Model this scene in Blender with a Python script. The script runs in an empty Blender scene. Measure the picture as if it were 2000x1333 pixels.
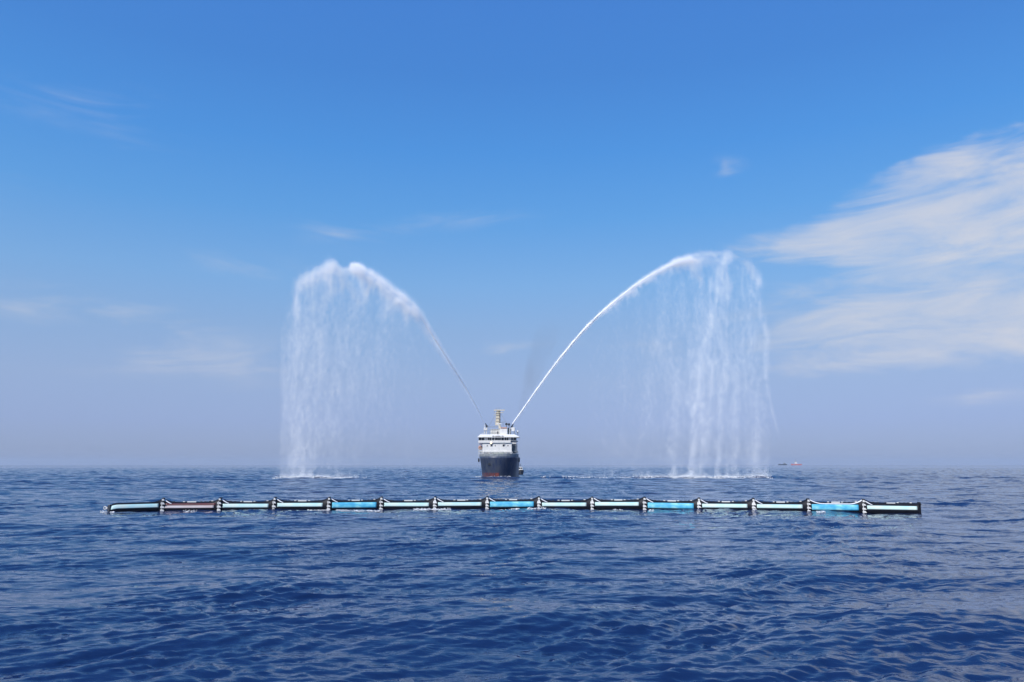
import bpy, bmesh, math, random
import numpy as np
from mathutils import Vector, Matrix

random.seed(7)
RNG = np.random.default_rng(11)
SC = bpy.context.scene
COL = SC.collection
R = math.radians

# ------------------------------------------------------------------ camera
CAM_H = 5.25
FPX = 1500.0                       # focal length in pixels of the 2000 px wide photograph
TILT = math.atan(241.0 / FPX)      # camera looks slightly up, horizon low in the frame
cam_d = bpy.data.cameras.new("camera")
cam_d.sensor_width = 36.0
cam_d.lens = 27.0
cam_d.clip_start = 0.1
cam_d.clip_end = 60000.0
cam = bpy.data.objects.new("camera", cam_d)
cam.location = (0, 0, CAM_H)
cam.rotation_euler = (R(90) + TILT, 0, 0)
COL.objects.link(cam)
SC.camera = cam


def ray(x, y):
    """direction through a photograph pixel"""
    dx, dy = (x - 1000.0) / FPX, (666.5 - y) / FPX
    c, s = math.cos(TILT), math.sin(TILT)
    return (dx, c - dy * s, s + dy * c)


def at_depth(x, y, Y):
    d = ray(x, y)
    t = Y / d[1]
    return Vector((d[0] * t, Y, CAM_H + d[2] * t))


def on_water(x, y):
    d = ray(x, y)
    t = -CAM_H / d[2]
    return Vector((d[0] * t, d[1] * t, 0.0))


def az_el(x, y):
    d = ray(x, y)
    return math.atan2(d[0], d[1]), math.atan2(d[2], math.hypot(d[0], d[1]))


# ------------------------------------------------------------------ sky and sun
SUN_EL = R(42)
SUN_AZ = R(219)                    # clockwise from +Y: behind the camera, to the left
SKY_STRENGTH = 0.1
world = bpy.data.worlds.new("World")
SC.world = world
world.use_nodes = True
wn, wl = world.node_tree.nodes, world.node_tree.links
wn.clear()
w_out = wn.new("ShaderNodeOutputWorld")
w_bg = wn.new("ShaderNodeBackground")
w_bg.inputs["Strength"].default_value = SKY_STRENGTH
wl.new(w_bg.outputs[0], w_out.inputs[0])
sky = wn.new("ShaderNodeTexSky")
sky.sky_type = 'NISHITA'
sky.sun_disc = False
sky.sun_elevation = SUN_EL
sky.sun_rotation = SUN_AZ
sky.air_density = 1.0
sky.dust_density = 0.6
sky.ozone_density = 2.0
tc = wn.new("ShaderNodeTexCoord")
sep = wn.new("ShaderNodeSeparateXYZ")
wl.new(tc.outputs["Generated"], sep.inputs[0])


def wmath(op, a, b=None, c=None, clamp=False):
    n = wn.new("ShaderNodeMath")
    n.operation = op
    n.use_clamp = clamp
    for i, v in enumerate((a, b, c)):
        if v is None:
            continue
        if isinstance(v, (int, float)):
            n.inputs[i].default_value = v
        else:
            wl.new(v, n.inputs[i])
    return n.outputs[0]


el = wmath('ARCSINE', sep.outputs[2])
az = wmath('ARCTAN2', sep.outputs[0], sep.outputs[1])
# air colour by elevation: the phone's rendering of the clear sky, the same all the way round
el_deg = wmath('MULTIPLY', el, 180 / math.pi)
el_n = wmath('DIVIDE', el_deg, 40.0, clamp=True)
ramp = wn.new("ShaderNodeValToRGB")
SKY_TINT = [(0.0, (1, 1, 1)), (1.0, (1, 1, 1))]
SKY_TINT = [(0.0223, (0.2124, 0.2652, 0.505)), (0.0739, (0.2122, 0.2372, 0.4224)), (0.1495, (0.2947, 0.297, 0.3896)), (0.2447, (0.3306, 0.3688, 0.448)), (0.3302, (0.3786, 0.4895, 0.5837)), (0.4524, (0.2972, 0.5338, 0.6998)), (0.5713, (0.2555, 0.5528, 0.7966)), (0.7028, (0.2592, 0.5503, 0.8465)), (0.8264, (0.2839, 0.5893, 0.9421))]  # fitted
er = ramp.color_ramp
while len(er.elements) < len(SKY_TINT):
    er.elements.new(0.5)
for e, (p, c) in zip(er.elements, SKY_TINT):
    e.position = p
    e.color = (c[0], c[1], c[2], 1)
wl.new(el_n, ramp.inputs[0])
tint = wn.new("ShaderNodeVectorMath")
tint.operation = 'MULTIPLY'
wl.new(sky.outputs[0], tint.inputs[0])
wl.new(ramp.outputs[0], tint.inputs[1])
tint2 = wn.new("ShaderNodeVectorMath")
tint2.operation = 'SCALE'
tint2.inputs[3].default_value = 2.4
wl.new(tint.outputs[0], tint2.inputs[0])

CLOUD_COVER = 1.0
VEIL = [(0.0223, (0.3249, 0.4022, 0.5908)), (0.0739, (0.3461, 0.4559, 0.7194)), (0.1495, (0.3402, 0.4738, 0.7497)), (0.2447, (0.2897, 0.4638, 0.7624)), (0.3302, (0.2119, 0.432, 0.7801)), (0.4524, (0.1259, 0.364, 0.775)), (0.5713, (0.0852, 0.303, 0.7433)), (0.7028, (0.0691, 0.2463, 0.6685)), (0.8264, (0.0641, 0.2267, 0.65))]  # veil
VEIL_MIX = 0.7
vr = wn.new("ShaderNodeValToRGB").color_ramp
while len(vr.elements) < len(VEIL):
    vr.elements.new(0.5)
for e, (p, c) in zip(vr.elements, VEIL):
    e.position = p
    e.color = (c[0], c[1], c[2], 1)
vnode = [n for n in wn if n.bl_idname == "ShaderNodeValToRGB"][-1]
wl.new(el_n, vnode.inputs[0])
vsc = wn.new("ShaderNodeVectorMath")
vsc.operation = 'SCALE'
vsc.inputs[3].default_value = 10.0
wl.new(vnode.outputs[0], vsc.inputs[0])
vmix = wn.new("ShaderNodeMix")
vmix.data_type = 'RGBA'
vmix.inputs[0].default_value = VEIL_MIX
wl.new(tint2.outputs[0], vmix.inputs[6])
wl.new(vsc.outputs[0], vmix.inputs[7])
# clouds: banks at known bearings and elevations, torn by stretched noise
uv = wn.new("ShaderNodeCombineXYZ")
wl.new(az, uv.inputs[0])
wl.new(el, uv.inputs[1])


def noise_uv(sx, sy, rot, detail, rough, dist, seed):
    m0 = wn.new("ShaderNodeMapping")
    m0.inputs["Rotation"].default_value = (0, 0, rot)
    wl.new(uv.outputs[0], m0.inputs[0])
    m = wn.new("ShaderNodeMapping")
    m.inputs["Scale"].default_value = (sx, sy, 1)
    m.inputs["Location"].default_value = (seed, seed * 1.7, 0)
    wl.new(m0.outputs[0], m.inputs[0])
    t = wn.new("ShaderNodeTexNoise")
    t.inputs["Scale"].default_value = 1.0
    t.inputs["Detail"].default_value = detail
    t.inputs["Roughness"].default_value = rough
    t.inputs["Distortion"].default_value = dist
    wl.new(m.outputs[0], t.inputs[0])
    return t


warp = noise_uv(5, 9, 0, 4, 0.55, 0.0, 3.1)
wsub = wn.new("ShaderNodeVectorMath")
wsub.operation = 'SUBTRACT'
wl.new(warp.outputs["Color"], wsub.inputs[0])
wsub.inputs[1].default_value = (0.5, 0.5, 0.5)
wscl = wn.new("ShaderNodeVectorMath")
wscl.operation = 'MULTIPLY'
wl.new(wsub.outputs[0], wscl.inputs[0])
wscl.inputs[1].default_value = (0.22, 0.055, 0.0)
wadd = wn.new("ShaderNodeVectorMath")
wadd.operation = 'ADD'
wl.new(uv.outputs[0], wadd.inputs[0])
wl.new(wscl.outputs[0], wadd.inputs[1])

# (x, y, half width, half height, tilt in degrees, weight) measured on the photograph
BANKS = [
    (2010, 392, 490, 112, 8, 1.25), (1690, 456, 420, 46, 3, 0.95), (1800, 350, 270, 26, 7, 0.55), (1900, 285, 220, 20, 9, 0.45),
    (1830, 520, 440, 40, 2, 0.4), (1930, 630, 520, 84, 4, 1.05), (1620, 620, 320, 78, 2, 0.75),
    (1640, 712, 330, 26, 3, 0.5), (1405, 325, 75, 26, 4, 0.42), (640, 450, 190, 56, 2, 0.28), (900, 432, 250, 42, 6, 0.27),
    (960, 680, 180, 24, 2, 0.5), (430, 700, 330, 90, 3, 0.46), (120, 605, 300, 50, 2, 0.4), (180, 225, 380, 60, -4, 0.33),
    (420, 515, 170, 44, 0, 0.33), (1945, 770, 150, 26, 0, 0.36), (1250, 690, 170, 44, 0, 0.32), (60, 380, 240, 56, -4, 0.26),
]
acc = None
lobes = []
for (bx, by, hw, hh, rot, wt) in BANKS:
    a0, e0 = az_el(bx, by)
    lobes.append((a0, e0, 1.15 * hw / FPX * math.cos(a0) ** 1.5, 1.2 * hh / FPX, rot, wt))
# the bank goes on to the right of the frame, and thinner veils stand elsewhere round the horizon
for (a0, e0, sa, se, rot, wt) in [(0.98, 0.30, 0.42, 0.09, 5, 0.9), (1.3, 0.16, 0.5, 0.07, 2, 0.7), (1.9, 0.24, 0.5, 0.06, 2, 0.6),
                                  (2.6, 0.14, 0.5, 0.05, 0, 0.5), (-1.2, 0.12, 0.5, 0.05, 0, 0.35), (-2.0, 0.2, 0.5, 0.06, 3, 0.4),
                                  (-2.8, 0.12, 0.5, 0.05, 0, 0.4)]:
    lobes.append((a0, e0, sa, se, rot, wt))
for (a0, e0, sa, se, rot, wt) in lobes:
    m = wn.new("ShaderNodeMapping")
    m.vector_type = 'TEXTURE'
    m.inputs["Location"].default_value = (a0, e0, 0)
    m.inputs["Rotation"].default_value = (0, 0, R(rot))
    m.inputs["Scale"].default_value = (sa, se, 1)
    wl.new(wadd.outputs[0], m.inputs[0])
    g = wn.new("ShaderNodeTexGradient")
    g.gradient_type = 'SPHERICAL'
    wl.new(m.outputs[0], g.inputs[0])
    s = wmath('MULTIPLY', g.outputs["Fac"], wt)
    acc = s if acc is None else wmath('ADD', acc, s)
fb = noise_uv(5.5, 26, R(-1), 11, 0.64, 0.9, 2.3)
fb2 = noise_uv(2.6, 13, R(-3), 5, 0.5, 0.3, 7.7)
tex = wmath('ADD', wmath('MULTIPLY_ADD', fb.outputs["Fac"], 2.3, -1.15), wmath('MULTIPLY_ADD', fb2.outputs["Fac"], 1.5, -0.75))
acc = wmath('MULTIPLY', wmath('MINIMUM', acc, 0.85), CLOUD_COVER)
gate = wmath('MULTIPLY', acc, 2.6, clamp=True)
env = wmath('MULTIPLY', wmath('ADD', wmath('MULTIPLY_ADD', acc, 1.15, -0.08), tex), gate)
mr = wn.new("ShaderNodeMapRange")
mr.interpolation_type = 'SMOOTHSTEP'
mr.inputs["From Min"].default_value = 0.0
mr.inputs["From Max"].default_value = 1.4
mr.inputs["To Max"].default_value = 0.8
wl.new(env, mr.inputs[0])
cmix = wn.new("ShaderNodeMix")
cmix.data_type = 'RGBA'
wl.new(mr.outputs[0], cmix.inputs[0])
wl.new(vmix.outputs[2], cmix.inputs[6])
cmix.inputs[7].default_value = (6.8, 6.85, 7.4, 1)
wl.new(cmix.outputs[2], w_bg.inputs["Color"])

sun_d = bpy.data.lights.new("sun", 'SUN')
sun_d.energy = 4.5
sun_d.angle = R(0.5)
sun_d.color = (1.0, 0.965, 0.91)
sun = bpy.data.objects.new("sun", sun_d)
SUN_DIR = Vector((math.sin(SUN_AZ) * math.cos(SUN_EL), math.cos(SUN_AZ) * math.cos(SUN_EL), math.sin(SUN_EL)))
sun.rotation_euler = (-SUN_DIR).to_track_quat('-Z', 'Y').to_euler()
sun.location = SUN_DIR * 500
COL.objects.link(sun)

SC.view_settings.view_transform = 'Standard'
SC.view_settings.look = 'None'
SC.view_settings.exposure = 0.0
SC.view_settings.gamma = 1.0
SC.view_settings.use_curve_mapping = False
SC.cycles.use_denoising = True
SC.cycles.volume_bounces = 0
SC.cycles.max_bounces = 24
SC.cycles.diffuse_bounces = 20
SC.cycles.glossy_bounces = 3
SC.cycles.transmission_bounces = 12
SC.cycles.sample_clamp_indirect = 6.0


# ------------------------------------------------------------------ helpers
def material(name, color, rough=0.5, metal=0.0, vary=0.15, scale=3.0, spec=0.5, bump=0.0):
    m = bpy.data.materials.new(name)
    m.use_nodes = True
    nt = m.node_tree
    b = nt.nodes["Principled BSDF"]
    b.inputs["Roughness"].default_value = rough
    b.inputs["Metallic"].default_value = metal
    b.inputs["Specular IOR Level"].default_value = spec
    t = nt.nodes.new("ShaderNodeTexNoise")
    t.inputs["Scale"].default_value = scale
    t.inputs["Detail"].default_value = 6
    c = nt.nodes.new("ShaderNodeTexCoord")
    nt.links.new(c.outputs["Object"], t.inputs[0])
    r = nt.nodes.new("ShaderNodeValToRGB")
    lo = [max(0, v * (1 - vary)) for v in color]
    hi = [min(1, v * (1 + vary)) for v in color]
    r.color_ramp.elements[0].position = 0.3
    r.color_ramp.elements[1].position = 0.7
    r.color_ramp.elements[0].color = (*lo, 1)
    r.color_ramp.elements[1].color = (*hi, 1)
    nt.links.new(t.outputs["Fac"], r.inputs[0])
    nt.links.new(r.outputs[0], b.inputs["Base Color"])
    if bump:
        bn = nt.nodes.new("ShaderNodeBump")
        bn.inputs["Strength"].default_value = bump
        bn.inputs["Distance"].default_value = 0.03
        nt.links.new(t.outputs["Fac"], bn.inputs["Height"])
        nt.links.new(bn.outputs[0], b.inputs["Normal"])
    return m


class MB:
    """collects shapes, links them as one mesh object"""

    def __init__(self):
        self.v, self.f = [], []

    def add(self, vs, fs):
        o = len(self.v)
        self.v += [tuple(p) for p in vs]
        self.f += [tuple(i + o for i in q) for q in fs]
        return self

    def box(self, x0, x1, y0, y1, z0, z1):
        vs = [(x, y, z) for z in (z0, z1) for y in (y0, y1) for x in (x0, x1)]
        return self.add(vs, [(0, 2, 3, 1), (4, 5, 7, 6), (0, 1, 5, 4), (2, 6, 7, 3), (0, 4, 6, 2), (1, 3, 7, 5)])

    def hexa(self, bottom, top):
        """four bottom and four top corners, in turning order"""
        return self.add(list(bottom) + list(top), [(3, 2, 1, 0), (4, 5, 6, 7), (0, 1, 5, 4), (1, 2, 6, 5), (2, 3, 7, 6), (3, 0, 4, 7)])

    def bar(self, a, b, r, n=8, r2=None):
        a, b = Vector(a), Vector(b)
        r2 = r if r2 is None else r2
        d = (b - a).normalized()
        u = d.orthogonal().normalized()
        w = d.cross(u)
        vs = []
        for p, rr in ((a, r), (b, r2)):
            for k in range(n):
                t = 2 * math.pi * k / n
                vs.append(p + u * math.cos(t) * rr + w * math.sin(t) * rr)
        fs = [(k, (k + 1) % n, n + (k + 1) % n, n + k) for k in range(n)]
        fs += [tuple(reversed(range(n))), tuple(range(n, 2 * n))]
        return self.add(vs, fs)

    def loft(self, rings, closed=True, caps=True):
        n = len(rings[0])
        vs = [p for r_ in rings for p in r_]
        fs = []
        m = n if closed else n - 1
        for i in range(len(rings) - 1):
            for k in range(m):
                a, b = i * n + k, i * n + (k + 1) % n
                fs.append((a, b, b + n, a + n))
        if caps and closed:
            fs.append(tuple(reversed(range(n))))
            fs.append(tuple(range((len(rings) - 1) * n, len(rings) * n)))
        return self.add(vs, fs)

    def torus(self, c, axis, Rm, r, n=16, m=8):
        c, axis = Vector(c), Vector(axis).normalized()
        u = axis.orthogonal().normalized()
        w = axis.cross(u)
        vs, fs = [], []
        for i in range(n):
            t = 2 * math.pi * i / n
            d = u * math.cos(t) + w * math.sin(t)
            for k in range(m):
                s = 2 * math.pi * k / m
                vs.append(c + d * (Rm + r * math.cos(s)) + axis * r * math.sin(s))
        for i in range(n):
            for k in range(m):
                a, b = i * m + k, i * m + (k + 1) % m
                c2, d2 = ((i + 1) % n) * m + (k + 1) % m, ((i + 1) % n) * m + k
                fs.append((a, b, c2, d2))
        return self.add(vs, fs)

    def mesh(self, name, mat=None, smooth=False, bevel=0.0):
        me = bpy.data.meshes.new(name)
        me.from_pydata(self.v, [], self.f)
        bm = bmesh.new()
        bm.from_mesh(me)
        bmesh.ops.recalc_face_normals(bm, faces=bm.faces[:])
        if bevel:
            bmesh.ops.bevel(bm, geom=[e for e in bm.edges if len(e.link_faces) == 2 and e.calc_face_angle(0) > 0.6],
                            offset=bevel, segments=2, affect='EDGES', profile=0.6, clamp_overlap=True)
        bm.to_mesh(me)
        bm.free()
        if smooth:
            me.polygons.foreach_set("use_smooth", [True] * len(me.polygons))
        if mat:
            me.materials.append(mat)
        return me


def place(name, me, parent=None, label=None):
    o = bpy.data.objects.new(name, me)
    COL.objects.link(o)
    if parent is not None:
        o.parent = parent
    if label:
        o["label"] = label
    return o


def part(name, mb, mat, parent, smooth=False, bevel=0.0, label=None):
    return place(name, mb.mesh(name, mat, smooth, bevel), parent, label)


def thing(name, label, cat, loc=(0, 0, 0), rz=0.0, group=None):
    o = bpy.data.objects.new(name, None)
    COL.objects.link(o)
    o.location = loc
    o.rotation_euler = (0, 0, rz)
    o["label"] = label
    o["category"] = cat
    if group:
        o["group"] = group
    return o


def np_mesh(name, verts, faces, k, mat, smooth=False):
    me = bpy.data.meshes.new(name)
    nv, nf = len(verts), len(faces)
    me.vertices.add(nv)
    me.vertices.foreach_set("co", np.ascontiguousarray(verts, dtype=np.float32).ravel())
    me.loops.add(nf * k)
    me.loops.foreach_set("vertex_index", np.ascontiguousarray(faces, dtype=np.int32).ravel())
    me.polygons.add(nf)
    me.polygons.foreach_set("loop_start", np.arange(0, nf * k, k, dtype=np.int32))
    if smooth:
        me.polygons.foreach_set("use_smooth", np.ones(nf, dtype=bool))
    me.update(calc_edges=True)
    me.validate()
    me.materials.append(mat)
    return me


# ------------------------------------------------------------------ the sea
def wave_patch(N, L, lmin, lmax, wind, spread, rms, seed, slope=2.0):
    """one periodic patch of random wind waves: height and horizontal shift"""
    g = np.random.default_rng(seed)
    k1 = np.fft.fftfreq(N, L / N) * 2 * np.pi
    kx, ky = np.meshgrid(k1, k1, indexing='ij')
    k = np.hypot(kx, ky)
    k[0, 0] = 1e-6
    amp = k ** (-slope)
    amp *= np.exp(-(2 * np.pi / lmax / k) ** 4) * np.exp(-(k * lmin / (2 * np.pi)) ** 4)
    c = np.abs((kx * math.cos(wind) + ky * math.sin(wind)) / k)
    amp *= c ** spread + 0.03
    amp[0, 0] = 0
    h = amp * (g.standard_normal((N, N)) + 1j * g.standard_normal((N, N)))
    H = np.fft.ifft2(h)
    s = rms / np.sqrt(np.mean(H.real ** 2))
    Dx = np.fft.ifft2(-1j * kx / k * h).real * s
    Dy = np.fft.ifft2(-1j * ky / k * h).real * s
    return (H.real * s).astype(np.float32), Dx.astype(np.float32), Dy.astype(np.float32), L


def sample(P, L, x, y, rot):
    N = P.shape[0]
    c, s = math.cos(rot), math.sin(rot)
    u = (x * c + y * s) / L * N
    v = (-x * s + y * c) / L * N
    i, j = np.floor(u).astype(np.int64), np.floor(v).astype(np.int64)
    fu, fv = (u - i).astype(np.float32), (v - j).astype(np.float32)
    i0, j0, i1, j1 = i % N, j % N, (i + 1) % N, (j + 1) % N
    return (P[i0, j0] * (1 - fu) + P[i1, j0] * fu) * (1 - fv) + (P[i0, j1] * (1 - fu) + P[i1, j1] * fu) * fv


WIND = R(90 + 14)
SWELL = wave_patch(1024, 190.0, 1.6, 22.0, WIND, 3.4, 0.10, 1, 2.0)
CHOP = wave_patch(1024, 61.0, 0.35, 3.2, WIND + R(9), 3.4, 0.030, 2, 1.7)
RIPPLE = wave_patch(1024, 23.0, 0.2, 1.0, WIND - R(10), 2.6, 0.0078, 3, 1.65)

OPEN = wave_patch(1024, 700.0, 3.5, 16.0, WIND, 1.6, 0.17, 4, 1.5)     # the rougher open water beyond the lee


def sea_height(x, y):
    r = np.hypot(x, y)
    x = np.asarray(x, dtype=np.float64)
    y = np.asarray(y, dtype=np.float64)
    z = sample(SWELL[0], SWELL[3], x, y, 0.0)
    far = np.clip((2500 - r) / 1500, 0, 1)
    z = z * (0.35 + 0.65 * far)
    z = z + sample(OPEN[0], OPEN[3], x, y, 0.17) * np.clip((r - 36) / 230, 0, 1) * 1.05
    gust = 0.75 + 0.5 * sample(SWELL[0], SWELL[3], x * 0.21 + 31, y * 0.21, 0.5) / 0.085 * 0.5
    gust = np.clip(0.25 + gust * 0.8 + 0.5 * sample(SWELL[0], SWELL[3], x * 0.55 - 77, y * 0.3 + 19, 1.1) / 0.12, 0.6, 1.5)
    z = z + sample(CHOP[0], CHOP[3], x, y, 0.31) * np.clip((420 - r) / 250, 0, 1) * gust
    z = z + sample(RIPPLE[0], RIPPLE[3], x, y, -0.23) * np.clip((120 - r) / 80, 0, 1) * gust
    # the low wake ridge that rolls away from the ship on both sides
    ridge = np.exp(-((y - 294 - 2.0 * np.sin(x * 0.03)) / 1.5) ** 2) * (0.6 + 0.4 * np.sin(x * 0.11 + 1) * np.sin(x * 0.043))
    z = z + 0.8 * ridge * np.clip((230 - np.abs(x)) / 60, 0, 1)
    return z


def build_sea():
    dense = np.linspace(R(-41), R(41), 760)
    rest = np.linspace(R(41), R(360 - 41), 72)[1:-1]
    ang = np.concatenate([dense, rest])
    rad = np.concatenate([[0.5, 2, 4, 6, 8, 10], np.geomspace(12, 1300, 1100), np.geomspace(1300, 15000, 190)[1:]])
    A, Rr = np.meshgrid(ang, rad, indexing='xy')
    x = Rr * np.sin(A)
    y = Rr * np.cos(A)
    z = sea_height(x, y)
    ch = np.clip((600 - Rr) / 400, 0, 1) * np.where(Rr > 12, 1, 0)
    dx = sample(SWELL[1], SWELL[3], x, y, 0.0) * 0.15
    dy = sample(SWELL[2], SWELL[3], x, y, 0.0) * 0.15
    c, s = math.cos(0.31), math.sin(0.31)
    qx, qy = sample(CHOP[1], CHOP[3], x, y, 0.31), sample(CHOP[2], CHOP[3], x, y, 0.31)
    f2 = 0.1 * np.clip((200 - Rr) / 150, 0, 1)
    x2 = x + (dx + (qx * c - qy * s) * f2) * ch
    y2 = y + (dy + (qx * s + qy * c) * f2) * ch
    V = np.stack([x2, y2, z], -1).reshape(-1, 3)
    nr, nc = len(rad), len(ang)
    i = np.arange(nr - 1)[:, None] * nc
    j = np.arange(nc)[None, :]
    jn = (j + 1) % nc
    F = np.stack([i + j, i + nc + j, i + nc + jn, i + jn], -1).reshape(-1, 4)
    F = F[:, ::-1]
    return V, F


def water_material():
    m = bpy.data.materials.new("sea_water")
    m.use_nodes = True
    nt = m.node_tree
    b = nt.nodes["Principled BSDF"]
    b.inputs["Base Color"].default_value = (0.006, 0.020, 0.074, 1)
    b.inputs["Roughness"].default_value = 0.04
    b.inputs["IOR"].default_value = 1.333
    geo = nt.nodes.new("ShaderNodeNewGeometry")
    hs = []
    for sc, det, st, rot in (((0.1, 0.24), 3, 0.8, 0.28), ((0.5, 1.1), 5, 0.13, 0.2), ((2.0, 4.2), 3, 0.018, -0.15)):
        mp = nt.nodes.new("ShaderNodeMapping")
        mp.inputs["Rotation"].default_value = (0, 0, rot)
        mp.inputs["Scale"].default_value = (sc[0], sc[1], 1)
        nt.links.new(geo.outputs["Position"], mp.inputs[0])
        t = nt.nodes.new("ShaderNodeTexNoise")
        t.inputs["Scale"].default_value = 1.0
        t.inputs["Detail"].default_value = det
        t.inputs["Roughness"].default_value = 0.5
        t.inputs["Distortion"].default_value = 0.4
        nt.links.new(mp.outputs[0], t.inputs[0])
        q = nt.nodes.new("ShaderNodeMath")
        q.operation = 'MULTIPLY'
        q.inputs[1].default_value = st
        nt.links.new(t.outputs["Fac"], q.inputs[0])
        hs.append(q.outputs[0])
    ad0 = nt.nodes.new("ShaderNodeMath")
    nt.links.new(hs[0], ad0.inputs[0])
    nt.links.new(hs[1], ad0.inputs[1])
    ad = nt.nodes.new("ShaderNodeMath")
    nt.links.new(ad0.outputs[0], ad.inputs[0])
    nt.links.new(hs[2], ad.inputs[1])
    bn = nt.nodes.new("ShaderNodeBump")
    bn.inputs["Strength"].default_value = 1.0
    bn.inputs["Distance"].default_value = 0.8
    if "Filter Width" in bn.inputs:
        bn.inputs["Filter Width"].default_value = 0.1
    nt.links.new(ad.outputs[0], bn.inputs["Height"])
    nt.links.new(bn.outputs[0], b.inputs["Normal"])
    return m


M_WATER = water_material()
V, F = build_sea()
sea = place("sea_water", np_mesh("sea_water", V, F, 4, M_WATER, True))
sea["kind"] = "structure"
sea["label"] = "deep blue choppy sea reaching to the horizon"

# ------------------------------------------------------------------ haze over the sea
m_haze = bpy.data.materials.new("haze")
m_haze.use_nodes = True
hn, hl = m_haze.node_tree.nodes, m_haze.node_tree.links
hn.clear()
ho = hn.new("ShaderNodeOutputMaterial")
hv = hn.new("ShaderNodeVolumePrincipled")
hv.inputs["Color"].default_value = (0.66, 0.77, 0.95, 1)
hv.inputs["Density"].default_value = 0.000065
hv.inputs["Anisotropy"].default_value = 0.0
hl.new(hv.outputs[0], ho.inputs["Volume"])
haze = place("haze", MB().box(-15300, 15300, -15300, 15300, -3.0, 101.0).mesh("haze", m_haze))
haze["kind"] = "stuff"
haze["label"] = "pale sea haze lying over the water towards the horizon"

# ------------------------------------------------------------------ materials
M_RUBBER = material("black_rubber", (0.006, 0.007, 0.012), 0.5, 0, 0.4, 2.0, 0.22, 0.3)
M_DARK = material("dark_steel", (0.03, 0.035, 0.045), 0.5, 0, 0.3, 4)
M_WHITE = material("white_paint", (0.74, 0.72, 0.68), 0.45, 0, 0.06, 0.6)
M_WHITE2 = material("weathered_white_paint", (0.62, 0.6, 0.56), 0.5, 0, 0.1, 0.8)
M_GREY = material("grey_deck_paint", (0.22, 0.24, 0.25), 0.6, 0, 0.3, 0.9)
M_GLASS = material("dark_window_glass", (0.015, 0.02, 0.03), 0.08, 0, 0.2, 1.0)
M_BEIGE = material("beige_mast_paint", (0.62, 0.55, 0.42), 0.55, 0, 0.12, 1.5)
M_ORANGE = material("orange_lifeboat_plastic", (0.75, 0.2, 0.05), 0.45, 0, 0.1, 1.0)
M_PINK = material("faded_red_deck_paint", (0.5, 0.3, 0.25), 0.6, 0, 0.15, 1.0)
M_GREEN = material("green_grey_machinery", (0.2, 0.24, 0.17), 0.55, 0, 0.3, 1.2)
M_RED = material("red_antifouling_paint", (0.17, 0.045, 0.038), 0.6, 0, 0.5, 0.9)


def banner_material(name, stops, scale):
    m = bpy.data.materials.new(name)
    m.use_nodes = True
    nt = m.node_tree
    b = nt.nodes["Principled BSDF"]
    b.inputs["Roughness"].default_value = 0.4
    c = nt.nodes.new("ShaderNodeTexCoord")
    mp = nt.nodes.new("ShaderNodeMapping")
    mp.inputs["Scale"].default_value = scale
    nt.links.new(c.outputs["Object"], mp.inputs[0])
    t = nt.nodes.new("ShaderNodeTexNoise")
    t.inputs["Scale"].default_value = 1.0
    t.inputs["Detail"].default_value = 3
    nt.links.new(mp.outputs[0], t.inputs[0])
    r = nt.nodes.new("ShaderNodeValToRGB")
    e = r.color_ramp.elements
    while len(e) < len(stops):
        e.new(0.5)
    for q, (p, col) in zip(e, stops):
        q.position = p
        q.color = (*col, 1)
    nt.links.new(t.outputs["Fac"], r.inputs[0])
    nt.links.new(r.outputs[0], b.inputs["Base Color"])
    return m


M_MINT = banner_material("pale_mint_banner_print", [(0.3, (0.4, 0.68, 0.7)), (0.5, (0.58, 0.75, 0.7)), (0.68, (0.68, 0.74, 0.64))], (0.55, 0.5, 1.6))
M_BLUE = banner_material("sea_blue_banner_print", [(0.3, (0.05, 0.34, 0.55)), (0.46, (0.1, 0.47, 0.66)), (0.58, (0.24, 0.62, 0.7)), (0.7, (0.42, 0.74, 0.74))], (0.9, 0.5, 2.2))
M_CREAM = banner_material("rosy_white_banner_print", [(0.3, (0.55, 0.43, 0.41)), (0.6, (0.62, 0.56, 0.55))], (0.5, 0.5, 2.0))
M_MAROON = banner_material("maroon_banner_print", [(0.3, (0.055, 0.004, 0.007)), (0.7, (0.11, 0.012, 0.015))], (0.7, 0.5, 2.0))
M_STRAP = material("white_webbing", (0.8, 0.8, 0.82), 0.55, 0, 0.06, 3)

# ------------------------------------------------------------------ the floating boom
JOINTS = [(212, 1000), (318, 997), (430, 996), (537, 995), (643, 994.5), (745, 993.5), (850, 993.2), (952, 993), (1053, 993.3),
          (1157, 993.6), (1260, 994.6), (1366, 996), (1472, 997.4), (1579, 998.6), (1687, 1000), (1796, 1002)]
JP = [on_water(x, y) for x, y in JOINTS]
L0 = 6.4
boom = thing("floating_boom", "long black sectioned floating boom with pale and blue banners lying across the sea", "floating boom",
             loc=(JP[8].x, JP[8].y, 0))
PLAIN, FIRST, LAST = 0, 1, 2


def boom_profile(t, kind):
    """height of the top and half width of the tube, t along the section"""
    d0, d1 = t * L0, (1 - t) * L0
    rise0 = 0.40 * math.exp(-(d0 / 0.62) ** 1.4)
    rise1 = 0.40 * math.exp(-(d1 / 0.62) ** 1.4)
    if kind == FIRST:
        rise0 = 0.0
    if kind == LAST:
        rise1 = 0.06
    top = 1.04 + rise0 + rise1
    half = 0.52 + 0.05 * (rise0 + rise1)
    bot = -0.3
    if kind == FIRST and d0 < 1.0:
        q = math.sqrt(max(0.0, 1 - (1 - d0 / 1.0) ** 2))
        top = 0.3 + (top - 0.3) * (0.35 + 0.65 * q)
        half *= 0.35 + 0.65 * q
    return top, half, bot


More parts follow.
